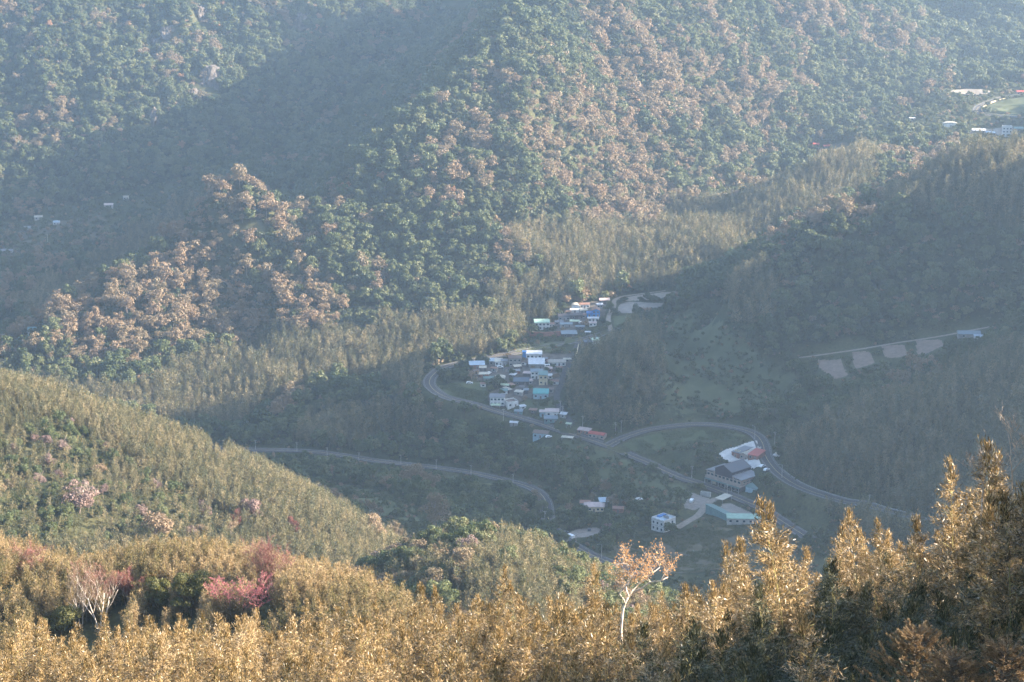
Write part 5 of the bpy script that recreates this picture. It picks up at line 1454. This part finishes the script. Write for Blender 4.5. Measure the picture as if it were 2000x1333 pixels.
gn_scatter('mountain_forest', 'forest', np.stack([F_['x'][m], F_['y'][m], F_['z'][m] - .4], 1), F_['k'][m], rot, scl)
# village and roadside trees with a place of their own
for kd, u, v, wpx, lb in [('green', 1188, 612, 20, 'round dark tree at the corner of the grey field'), ('green', 1308, 1045, 24, 'round tree against the right wall of the white concrete house'),
                          ('green', 1240, 1012, 34, 'broad tree left above the white concrete house'), ('green', 1000, 735, 14, 'dark upright tree in the middle of the village'),
                          ('green', 1186, 1022, 26, 'round green tree in front of the hipped farmhouse'), ('green', 1135, 1022, 34, 'weeping green tree left of the hipped farmhouse'),
                          ('purple', 1187, 1052, 30, 'purplish tree by the dirt yard'), ('green', 1495, 955, 30, 'dark tree against the right side of the largest building'),
                          ('green', 1330, 985, 30, 'dark tree at the left edge of the gravel yard'), ('green', 1058, 1002, 24, 'broad green tree left of the bend of the lower road'), ('green', 1066, 1020, 26, 'green tree hiding the lower road just below its bend'), ('green', 1080, 1044, 28, 'green tree in front of the lower road halfway to the dirt yard'),
                          ('green', 1096, 1066, 26, 'green tree in front of the lower road left of the dirt yard'), ('tan', 1047, 985, 26, 'pale round tree at the start of the road bend'), ('green', 1375, 912, 30, 'dark tree left of the white concrete apron')]:
    x, y, z = G(u, v, 900); s = wpx * 1.04 * y / FPX / 8.8
    tree(kd, x, y, z, s, lb)

gl = 'small trees in the village gardens'
for i, (u, v, w) in enumerate([(925, 728, 9), (950, 716, 9), (990, 722, 8), (1000, 748, 9), (1040, 724, 8), (1068, 728, 8), (1080, 722, 9), (1090, 733, 12), (1086, 745, 12), (1076, 756, 9), (1035, 762, 8), (1002, 762, 8),
                               (972, 758, 10), (958, 766, 11), (950, 755, 10), (978, 773, 9), (1025, 785, 10), (1046, 796, 9), (1070, 790, 11), (1086, 796, 12), (1022, 708, 8), (1062, 690, 9), (1080, 683, 9), (1100, 690, 9),
                               (1050, 676, 9), (1095, 668, 8), (1085, 627, 10), (1100, 606, 11), (1146, 634, 9), (1176, 632, 10), (1188, 640, 10), (1122, 692, 9), (1098, 650, 9), (1028, 648, 10), (905, 742, 12), (893, 735, 12), (1130, 856, 9), (1020, 840, 11)]):
    x, y, z = G(u, v, 900); tree('green' if i % 4 else 'tan', x, y, z, w * 1.04 * y / FPX / 7.6, 'small garden tree between the village houses', gl)
# ---- bamboo on the far slopes
def scatter_zone(name, key, x0, x1, y0, y1, sp, cond, smin, smax, nvar, pad=1.0, margin=80, see=8, tilt=.12, z0=-.2, mixf=None, tall=8.5):
    xs, ys = jitter_grid(x0, x1, y0, y1, sp); zs = H(xs, ys)
    k = in_view(xs, ys, zs, margin); xs, ys, zs = xs[k], ys[k], zs[k]
    k = cond(xs, ys, zs); xs, ys, zs = xs[k], ys[k], zs[k]
    k = visible(xs, ys, zs + see); xs, ys, zs = xs[k], ys[k], zs[k]
    k = free(xs, ys, pad); xs, ys, zs = xs[k], ys[k], zs[k]
    if y1 < 1500 or key == 'bamboo_far':
        k = keeps_view(xs, ys, zs, tall * (smin + smax) / 2, 1.2) | (ys < 600); xs, ys, zs = xs[k], ys[k], zs[k]
    n = len(xs); s = nr.uniform(smin, smax, n) * (.8 + .5 * fbm(xs / 18, ys / 18, 2, 77))
    rot = np.stack([nr.normal(0, tilt, n), nr.normal(0, tilt, n), nr.uniform(0, 6.28, n)], 1)
    idx = nr.integers(0, nvar, n) if mixf is None else mixf(xs, ys, n)
    gn_scatter(name, key, np.stack([xs, ys, zs + z0], 1), idx, rot, np.stack([s, s, s * nr.uniform(.85, 1.25, n)], 1))
    print(name, n)
scatter_zone('bamboo_grove', 'bamboo_far', -560, 560, 850, 2100, 3.1, lambda x, y, z: zone_mask(x, y, z, Z_BAM), .65, 1.35, 5, pad=2)
def hill_bam(x, y, z):
    g = zone_mask(x, y, z, GREEN_HILL); u, v = project(x, y, z)
    kb = inpoly(u, v, [(905, 1180), (930, 1075), (1010, 1062), (1070, 1100), (1130, 1140), (1130, 1230), (1000, 1250)])
    knob = (y < KNOB[1]) & (x > -60)
    return np.where(knob, kb | (nr.random(len(x)) < .5), (~g) | (nr.random(len(x)) < .25))
scatter_zone('bamboo_hill', 'bamboo_far', -260, 110, 510, 860, 1.6, hill_bam, .42, .72, 5)
SPOTS = [(196, 1232, 3.2), (160, 1226, 2.6), (66, 1140, 2.0), (528, 1168, 2.2), (468, 1232, 3.4), (375, 1208, 3.0), (312, 1202, 2.2), (118, 1240, 2.4), (322, 1188, 1.8), (250, 1190, 2.4)]
SPOTS = [(G(u, v, 215), r) for u, v, r in SPOTS]
def ridge_c(x, y, z):
    m = np.ones(len(x), bool)
    for (a, b, c), r in SPOTS: m &= ~((np.abs(x - a) < r) & (y < b + 1.0) & (y > b - 22))
    return m
scatter_zone('bamboo_ridge', 'bamboo_mid', -110, 40, 215, 345, 1.0, ridge_c, .6, 1.0, 6, see=5, tilt=.08)
# ---- scrub on the open slopes, rough grass on the meadows
def scrub_c(x, y, z): 
    o = zone_mask(x, y, z, OPEN); return (nr.random(len(x)) < np.where(o, .8, .25)) & ~((fbm(x / 14, y / 14, 3, 51) < .42) & o)
scatter_zone('scrub', 'scrub', -200, 480, 860, 1480, 3.2, scrub_c, .45, 1.1, 5, pad=.8, see=3, tall=2.0)
def in_meadow(x, y, z):
    m = np.zeros(len(x), bool)
    for p in MEADOWS: m |= inpoly(x, y, p)
    return m & (fbm(x / 9, y / 9, 3, 52) > .40)
scatter_zone('undergrowth', 'undergrowth', -900, 640, 1340, 2720, 6.2, lambda x, y, z: ~zone_mask(x, y, z, Z_BAM) & ~zone_mask(x, y, z, OPEN), .6, 1.35, 5, pad=2, see=10, tall=4)
_F = FIELDS; FIELDS = []
scatter_zone('meadow_grass', 'grass', -60, 260, 990, 1420, 1.1, in_meadow, .7, 1.8, 3, pad=-9, see=1, tall=.1)
FIELDS = _F
scatter_zone('scrub', 'scrub', -700, 640, 1480, 2300, 7.0, lambda x, y, z: zone_mask(x, y, z, OPEN), .8, 1.8, 5, pad=1, see=4)

# ------------------------------------------------------------------ foreground bamboo
NEAR = []
for s in range(7):
    hh = 9.2; w = .95 + .12 * (s % 3)
    v, f, ln = bamboo_mesh('b', hh, 10500, .086, .0135, 200 + s, M_bam, w, .12 + .04 * (s % 2), .5 + .25 * (s % 3), 7)
    NEAR.append((culm('culm', hh * 1.0, ln, .038, 10, None, 26, s, w), np_mesh('foliage', v, f, [M_bam]), ln))
NEAR_SHADE = []
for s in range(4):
    w = 1.05 + .12 * (s % 3); v, f, ln = bamboo_mesh('b', 9.2, 7600, .105, .0145, 230 + s, M_bam_shade, w, .1, .7, 7)
    NEAR_SHADE.append((culm('culm', 9.2, ln, .038, 10, None, 26, s, w), np_mesh('foliage', v, f, [M_bam_shade]), ln))
src = []
for cm, fm, ln in NEAR:
    V1, F1 = mesh_arrays(cm); V2, F2 = mesh_arrays(fm)
    V = np.concatenate([V1, V2]); Fl = [a for a in F1 if len(a)] + [a + len(V1) for a in F2 if len(a)]
    mi = np.concatenate([np.zeros(sum(len(a) for a in F1)), np.ones(sum(len(a) for a in F2))])
    src.append(np_mesh('bamboo_mesh', V, Fl, [M_culm, M_bam], midx=mi))
source('bamboo_near', src)
xs, ys = jitter_grid(-62, 62, 34, 168, 1.72)
zs = H(xs, ys)
k = (np.abs(xs) < .27 * ys + 7); xs, ys, zs = xs[k], ys[k], zs[k]
hs = nr.uniform(.76, 1.06, len(xs)) * (.90 + .25 * fbm(xs / 9, ys / 9, 2, 61))
u_, v_ = project(xs, ys, zs + 9.2 * hs)
k = (v_ < 1700) & (v_ > 300); xs, ys, zs, hs, u_, v_ = xs[k], ys[k], zs[k], hs[k], u_[k], v_[k]
dk = fbm(xs / 5.5, ys / 7, 3, 63); k = dk > .36; xs, ys, zs, hs, u_, v_ = xs[k], ys[k], zs[k], hs[k], u_[k], v_[k]
k = visible(xs, ys, zs + 9); xs, ys, zs, hs, u_, v_ = xs[k], ys[k], zs[k], hs[k], u_[k], v_[k]
NI = 268
cand = [i for i in np.argsort(ys) if 0 < u_[i] < 2000 and 900 < v_[i] < 1320]
# the largest whose tops clear the thicket
pick = set(cand[:NI])
def bamboo(x, y, z, s, label, group=None, sz=None, rz=None, var=None, green=False):  # green: use the plants whose leaf colour is darkened to imitate shade
    cm, fm, ln = rng.choice(NEAR_SHADE) if green else NEAR[rng.randrange(len(NEAR)) if var is None else var]
    e = new_obj('bamboo', None, None, (x, y, z), (rng.gauss(0, .07), rng.gauss(0, .07), rng.uniform(0, 6.28) if rz is None else rz))
    e.scale = (s, s, sz or s); new_obj('culm', cm, e); new_obj('foliage', fm, e)
    tag(e, label, 'bamboo', group); return e
for i in pick:
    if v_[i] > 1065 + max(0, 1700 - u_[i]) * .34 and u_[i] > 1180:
        bamboo(xs[i], ys[i], zs[i] - .2, hs[i], 'bamboo with shade-darkened leaf colour in the lower right of the foreground thicket', 'shade-darkened bamboos low at the right', green=True); continue
    pl = 'left third' if u_[i] < 667 else ('middle' if u_[i] < 1333 else 'right third')
    bamboo(xs[i], ys[i], zs[i] - .2, hs[i], 'golden leaved bamboo in the %s of the dense foreground thicket' % pl, 'golden bamboos in the %s of the thicket' % pl)
m = np.array([i not in pick for i in range(len(xs))]); n = int(m.sum())
gn_scatter('bamboo_thicket', 'bamboo_near', np.stack([xs[m], ys[m], zs[m] - .2], 1), nr.integers(0, 7, n),
           np.stack([nr.normal(0, .07, n), nr.normal(0, .07, n), nr.uniform(0, 6.28, n)], 1), np.stack([hs[m]] * 3, 1))
print('near bamboo', len(xs))
def tip(u, v, D, label, sxy=1.0):
    x, y, z = pt(u, v, D); g = float(H(x, y)); h = (z - g) / 9.4
    return bamboo(x, y, g, h ** .5 * sxy, label, sz=h)
for u, v, D, lb, sx in [
    (1532, 968, 84, 'slim twin bamboo spire left of the broad bamboo cone above the green workshop', .7), (1563, 962, 82, 'tallest broad bamboo cone right of the pale green workshop', 1.15),
    (1640, 985, 92, 'bamboo spire between the broad cone and the hairpin road', .9), (1706, 972, 90, 'bamboo spire pointing at the hairpin road in front of a utility pole', .9),
    (1768, 1010, 88, 'short bamboo top in the dip of the right-hand skyline of the thicket', .9), (1796, 988, 84, 'bamboo spire right of the dip in the thicket', .9),
    (1850, 950, 78, 'bamboo spire at the left edge of the high right corner clump', 1.1), (1895, 905, 76, 'bamboo spire rising from the high right corner clump', 1.1),
    (1940, 868, 74, 'tall bamboo spire near the bare twigs at the right edge', 1.15), (1985, 850, 72, 'highest bamboo at the right edge of the view', 1.2),
    (1960, 920, 70, 'bushy bamboo below the highest one at the right edge', 1.2),
    (1400, 1045, 104, 'thin bamboo spire left of a pair above the brown meadow', .8), (1437, 1048, 102, 'thin bamboo spire in front of the brown meadow, left of a leafy one', .75),
    (1456, 1040, 100, 'leafy bamboo spire in front of the brown meadow', 1.0), (935, 1104, 120, 'bamboo spire that rises in front of the knoll', .95),
    (884, 1132, 118, 'sparse dry bamboo top left of the spire before the knoll', .8), (848, 1132, 119, 'sparse dry bamboo top, second left of the spire before the knoll', .8),
    (809, 1137, 120, 'bamboo top at the left foot of the knoll', .85), (1025, 1128, 118, 'bamboo top below the right half of the knoll', .9),
    (1151, 1108, 112, 'bamboo top left of the golden bare tree', .9), (1184, 1103, 112, 'bamboo top touching the golden bare tree at its left', .85),
    (1340, 1128, 108, 'bamboo top right of the golden bare tree', .95), (348, 1192, 128, 'bamboo top rising below the round green trees at the left', .9),
    (286, 1206, 128, 'bamboo top right of the white trunks', .9), (411, 1180, 126, 'bamboo top in front of the pink cherry, left side', .9),
    (582, 1178, 124, 'bamboo top right of the pink cherry', .9), (75, 1216, 128, 'bamboo top at the far left of the thicket skyline', .9),
    (1970, 872, 70, 'dense bamboo just left of the highest one at the right edge', 1.15), (1930, 905, 70, 'leafy bamboo in the middle of the high right corner clump', 1.1),
    (1900, 952, 72, 'leafy bamboo low in the left half of the high right corner clump', 1.1), (1872, 985, 74, 'bamboo at the left foot of the high right corner clump', 1.05),
    (1950, 955, 66, 'broad bamboo low in the high right corner clump', 1.15), (1992, 905, 64, 'broad bamboo cut by the right edge below the highest one', 1.2), (1828, 1008, 76, 'bamboo top right of the dip in the thicket, lower than its neighbour', 1.0),
    (1196, 1222, 76, 'bamboo top covering the foot of the pale forked tree at its left', .9), (1216, 1236, 75, 'bamboo top right in front of the foot of the pale forked tree', .9),
    (1240, 1226, 76, 'bamboo top covering the foot of the pale forked tree at its right', .9), (1590, 1040, 86, 'bamboo between the broad cone and the next spire to the right', 1.0),
    (1206, 1212, 79, 'leafy bamboo hiding the lower trunk of the pale forked tree, behind two smaller tops', 1.3), (1224, 1216, 80, 'leafy bamboo at the right of the hidden lower trunk of the forked tree', 1.3),
    (1214, 1262, 66, 'bamboo top straight below the pale forked tree, nearer the bottom edge', 1.3), (1186, 1240, 72, 'bamboo top below and left of the pale forked tree', 1.2),
    (1250, 1250, 70, 'bamboo top below and right of the pale forked tree', 1.2),
    (690, 1165, 122, 'bamboo top between the cherry and the knoll', .9)]:
    tip(u, v, D, lb, sx)
# closer, darker growth low at the right, and the taller clump beyond the right edge that shades it
tip(1605, 1180, 56, 'dark shaded bamboo spire low in the right half of the view', 1.1)
tip(1325, 1285, 62, 'small bamboo top in the shadow at the bottom, right of centre', .9)
for i in range(120):
    x = rng.uniform(12, 40); y = rng.uniform(36, 72)
    if x < .25 * y + 3.6 or x > .25 * y + 13: continue
    g = float(H(x, y)); s = (rng.uniform(387, 391) - max(0, y - 62) * .6 - g) / 9.3
    bamboo(x, y, g, min(1.7, s) * .95, 'tall bamboo of the clump beyond the right edge', 'bamboos beyond the right edge', sz=s)

# ------------------------------------------------------------------ trees with a character of their own
M_bark_pale = plain('pale_bark', (.46, .36, .27), .8, .25, 4)  # pale bark for the forked tree's fine limbs and the right edge trees
def special(name, label, u, v, near, limbs, bark, leaf_parts, loc=None, minr=.012, fine=None):
    x, y, z = loc or G(u, v, near)
    e = new_obj(name, None, None, (x, y, z)); tag(e, label, 'tree')
    new_obj('trunk', limb_mesh('trunk', limbs, bark, minr, fine=fine), e)
    for nm, vf, mat in leaf_parts: new_obj(nm, np_mesh(nm, vf[0], vf[1], [mat]), e)
    return e
def fork_tree():
    x, y, z0 = pt(1213, 1222, 88); g = float(H(x, y)); s = 88 * 1.04 / FPX     # metres per photo pixel there
    def q(u, v, dy=0): return Vector(((u - 1213) * s, dy, (1222 - v) * s * 1.05 + (z0 - g)))
    stem = [Vector((.4, 0, -.3)), q(1213, 1232), q(1215, 1205), q(1217, 1190, .1), q(1222, 1175, .1), q(1228, 1163, .1)]
    A = [q(1221, 1178), q(1217, 1165, -.2), q(1208, 1152, -.3), q(1214, 1143, -.3), q(1224, 1135, -.2), q(1231, 1122, -.2), q(1238, 1108, 0)]
    B = [q(1228, 1163), q(1236, 1153, .2), q(1248, 1142, .3), q(1262, 1130, .2), q(1277, 1117, .2), q(1290, 1108, .3)]
    C = [q(1236, 1153), q(1252, 1141, -.3), q(1270, 1126, -.4), q(1290, 1122, -.5), q(1304, 1114, -.5)]
    D = [q(1228, 1163), q(1223, 1152, .1), q(1222, 1144, .2), q(1228, 1128, .3), q(1226, 1110, .3)]
    limbs = [(stem, [.06, .057, .053, .05, .046, .04], 0), (A, [.034, .03, .028, .027, .023, .02, .014], 1), (B, [.037, .034, .03, .025, .02, .014], 1), (C, [.04, .035, .03, .024, .018], 1), (D, [.04, .035, .03, .022, .016], 1)]
    g_ = random.Random(5); tips = []
    def grow(p, d, ln, r, lv):
        pts = [p]; dd = d
        for i in range(3):
            dd = (dd + Vector((g_.uniform(-1, 1), g_.uniform(-1, 1), g_.uniform(-.6, .8))) * .35).normalized(); pts.append(pts[-1] + dd * ln / 3)
        limbs.append((pts, [r, r * .85, r * .7, r * .55], 2 + lv)); tips.append((pts[-1], dd)); tips.append((pts[2], dd))
        if lv < 2:
            for j in range(3): grow(pts[1 + j % 3], (dd + Vector((g_.uniform(-1, 1), g_.uniform(-.8, .8), g_.uniform(-.2, .9))) * .8).normalized(), ln * .68, r * .65, lv + 1)
    for br in (A, B, C, D):
        for i in range(2, len(br)):
            for _ in range(2): grow(br[i], Vector((g_.uniform(-.8, .8), g_.uniform(-.6, .6), g_.uniform(.2, 1))).normalized(), .62, .016, 0)
    gg = np.random.default_rng(4); S = np.array([tuple(p) for p, _ in tips]); n = 1500; k = gg.integers(0, len(S), n)
    d = unit(gg.normal(size=(n, 3))); u_ = unit(np.cross(d, gg.normal(size=(n, 3))))
    vf = quads(S[k] + gg.normal(size=(n, 3)) * .07, d, u_, gg.uniform(.022, .05, n), gg.uniform(.014, .03, n))
    special('forked_tree', 'pale forked tree with sparse orange leaves standing out of the foreground bamboo', 0, 0, 0, limbs, M_white_bark, [('leaves', vf, M_orleaf)], loc=(x, y, g), minr=.005, fine=M_bark_pale)
fork_tree()
def fan_tree(name, label, u, v, near, h, seed, bark, mat, n, ln, wd, fork, spread=.55, r0=.14, kids=3, depth=4, up=.5):
    limbs, tips = branches((0, 0, -.6), h, spread, seed, depth=depth, kids=kids, r0=r0, up=up, fork=fork, start=.3)
    return special(name, label, u, v, near, limbs, bark, [('crown', twigs(tips, limbs, n, ln, wd, seed), mat)], fine=M_twig)
fan_tree('white_trunk_tree', 'bare tree with several bright white trunks fanning out of the golden bamboo', 196, 1232, 215, 11.2, 31, M_white_bark, M_red_twig, 2300, .34, .011,
         [(-.16, 0), (.05, .1), (.34, 0)], .62, .2, 3, 4, .35)
fan_tree('white_trunk_tree', 'slimmer bare white tree just left of the many-trunked one', 160, 1226, 215, 9.6, 37, M_white_bark, M_tan, 1000, .34, .010, [(-.28, 0), (.05, 0)], .62, .16, 3, 4, .35)
fan_tree('red_tree', 'red tinged leafless tree at the left edge above the bamboo', 66, 1140, 215, 7.6, 41, M_white_bark, M_red_twig, 3600, .30, .014, [(-.1, 0), (.25, .1), (-.4, 0)], .85, .15, 3, 4, .25)
fan_tree('bare_tree', 'slender bare twiggy tree behind the white trunks', 142, 1125, 215, 4.8, 43, M_grey_bark, M_tan, 1300, .3, .013, [(0, 0), (.15, .1)], .5, .08)
fan_tree('bare_tree', 'bare twiggy tree right above the many-trunked white one', 225, 1120, 215, 4.6, 47, M_grey_bark, M_tan, 1500, .3, .013, [(0, 0), (.2, .1), (-.2, 0)], .5, .08)
fan_tree('maroon_tree', 'oval maroon leafless tree on the golden bamboo ridge', 528, 1168, 215, 9.4, 53, M_grey_bark, M_maroon, 7000, .26, .016, [(0, 0), (.3, .1), (-.3, 0)], .9, .14, 4, 4, .35)
fan_tree('pink_cherry', 'pink blossoming cherry tree in front of the maroon tree', 468, 1232, 200, 10.0, 59, M_bark, M_pink, 6000, .13, .04, [(-.35, 0), (.2, .1), (.6, 0)], .95, .16, 3, 4, .2)
fan_tree('red_tree', 'low crimson leafless shrub tree between the white trunks and the round green trees', 322, 1188, 215, 4.4, 61, M_grey_bark, M_red_twig, 2600, .22, .022, [(-.3, 0), (.3, .1), (0, 0)], .9, .09)
fan_tree('red_tree', 'faint crimson crown right of the many-trunked white tree', 250, 1190, 215, 6.0, 67, M_grey_bark, M_red_twig, 3200, .3, .018, [(-.2, 0), (.3, .1), (0, 0)], .8, .1)
M_olive = leafmat('olive_leaves', [(.06, .065, .02), (.11, .11, .035), (.17, .16, .055)], wi=.8)
def round_tree(label, u, v, near, h, r, seed, n=7000, s=.16, mat=None, name='broadleaf_tree'):
    limbs, tips = branches((0, 0, -.5), h, .9, seed, depth=3, kids=4, r0=.14, start=.3)
    x, y, z = G(u, v, near); e = new_obj(name, None, None, (x, y, z)); tag(e, label, 'tree')
    new_obj('trunk', limb_mesh('trunk', limbs, M_bark, .02), e)
    vf = crown_leaves(h, r, n, s, seed, .15, lobes=18); new_obj('crown', np_mesh('crown', vf[0], vf[1], [mat or M_olive]), e)
round_tree('rounded olive green tree left of the pink cherry', 375, 1208, 215, 7.4, 3.0, 71)
round_tree('smaller olive green tree at the left shoulder of the rounded one', 312, 1202, 215, 5.6, 2.2, 73, 4500)
round_tree('dark orange tinged bush under the slim white tree', 118, 1240, 215, 4.6, 2.5, 79, 5000, .14)
# bare twigs at the right edge
for _k, (_u, _v, _D, _h, _lb) in enumerate([(1985, 822, 70, 3.0, 'leafless tree whose sunlit twigs end above the bamboo at the right edge'),
                                          (1925, 868, 72, 2.2, 'smaller leafless tree whose twigs poke out left of the other bare one')]):
    _x, _y, _z = pt(_u, _v, _D); _g = float(H(_x, _y)); _b = _z - _g - _h * .92
    limbs, tips = branches((0, 0, _b), _h, .9, 83 + _k, depth=4, kids=3, r0=.035, start=.2, up=.3, wig=.2)
    limbs.append(([Vector((0, 0, -.3)), Vector((.1, 0, _b / 2)), Vector((0, 0, _b))], [.09, .06, .035], 0))
    special('bare_tree', _lb, 0, 0, 0, limbs, M_bark_pale, [('crown', twigs(tips, limbs, 260, .09, .005, 83, lv_min=4), M_twig)], loc=(_x, _y, _g), minr=.0055)
# brown cedar sprays at the bottom right
def cedar(label, u, v, D, h, w, seed, n):
    x, y, z = pt(u, v, D); g = float(H(x, y)); hh = z - g
    e = new_obj('cedar', None, None, (x, y, g)); tag(e, label, 'tree')
    gg = np.random.default_rng(seed)
    b = MB().tube([(0, 0, -.3), (0, 0, hh * .97)], [.12, .02], 6); b.obj('trunk', M_bark, e, smooth=True)
    m = 150; t = gg.uniform(0, 1, m) ** .8; a = gg.uniform(0, 6.28, m)
    L = w * (1.05 - .85 * t ** 1.5) * gg.uniform(.35, 1.15, m)
    Tc = np.stack([np.cos(a) * L, np.sin(a) * L, hh - h * (1 - t) + .45 * L], 1); Td = unit(np.stack([np.cos(a), np.sin(a), gg.uniform(.3, 1.1, m)], 1))
    bb = MB()
    for i in range(m): bb.tube([(0, 0, Tc[i, 2] - .5 * L[i]), tuple(Tc[i])], [.014, .005], 3)
    bb.obj('limbs', M_bark, e)
    k = np.repeat(np.arange(m), n // m); N = len(k); q = gg.uniform(-.2, 1, N)
    Dv = unit(Td[k] + gg.normal(size=(N, 3)) * .5)
    S = Tc[k] + Td[k] * (q * .22)[:, None] + Dv * .03
    u_ = unit(np.cross(Dv, gg.normal(size=(N, 3))))
    vf = quads(S, Dv, u_, gg.uniform(.025, .055, N) * (1.15 - .6 * np.clip(q, 0, 1)), np.full(N, .006)); new_obj('crown', np_mesh('crown', vf[0], vf[1], [M_cedar]), e)
cedar('sunlit brown cedar top at the bottom right corner, left of its darker twin', 1790, 1243, 40, 1.7, .95, 91, 16000)
cedar('darker cedar top in the very corner at the bottom right', 1965, 1268, 38, 1.7, .95, 93, 13000)
cedar('small brown cedar top between the sunlit one and the corner', 1862, 1285, 38, 1.2, .7, 95, 9000)

# ------------------------------------------------------------------ haze: one closed box of thin even air round everything
_h = MB().box(-1480, 1480, -280, 3480, -420, 800)
haze = _h.obj('haze', [])
hm = bpy.data.materials.new('haze_air'); hm.use_nodes = True; _t = hm.node_tree; _t.nodes.clear()
_o = _t.nodes.new('ShaderNodeOutputMaterial'); _v = _t.nodes.new('ShaderNodeVolumePrincipled')
_v.inputs['Density'].default_value = 0.00015
_v.inputs['Color'].default_value = (.56, .765, 1.0, 1)
_v.inputs['Anisotropy'].default_value = 0.62
_t.links.new(_v.outputs[0], _o.inputs['Volume'])
haze.data.materials.append(hm)
tag(haze, kind='stuff')
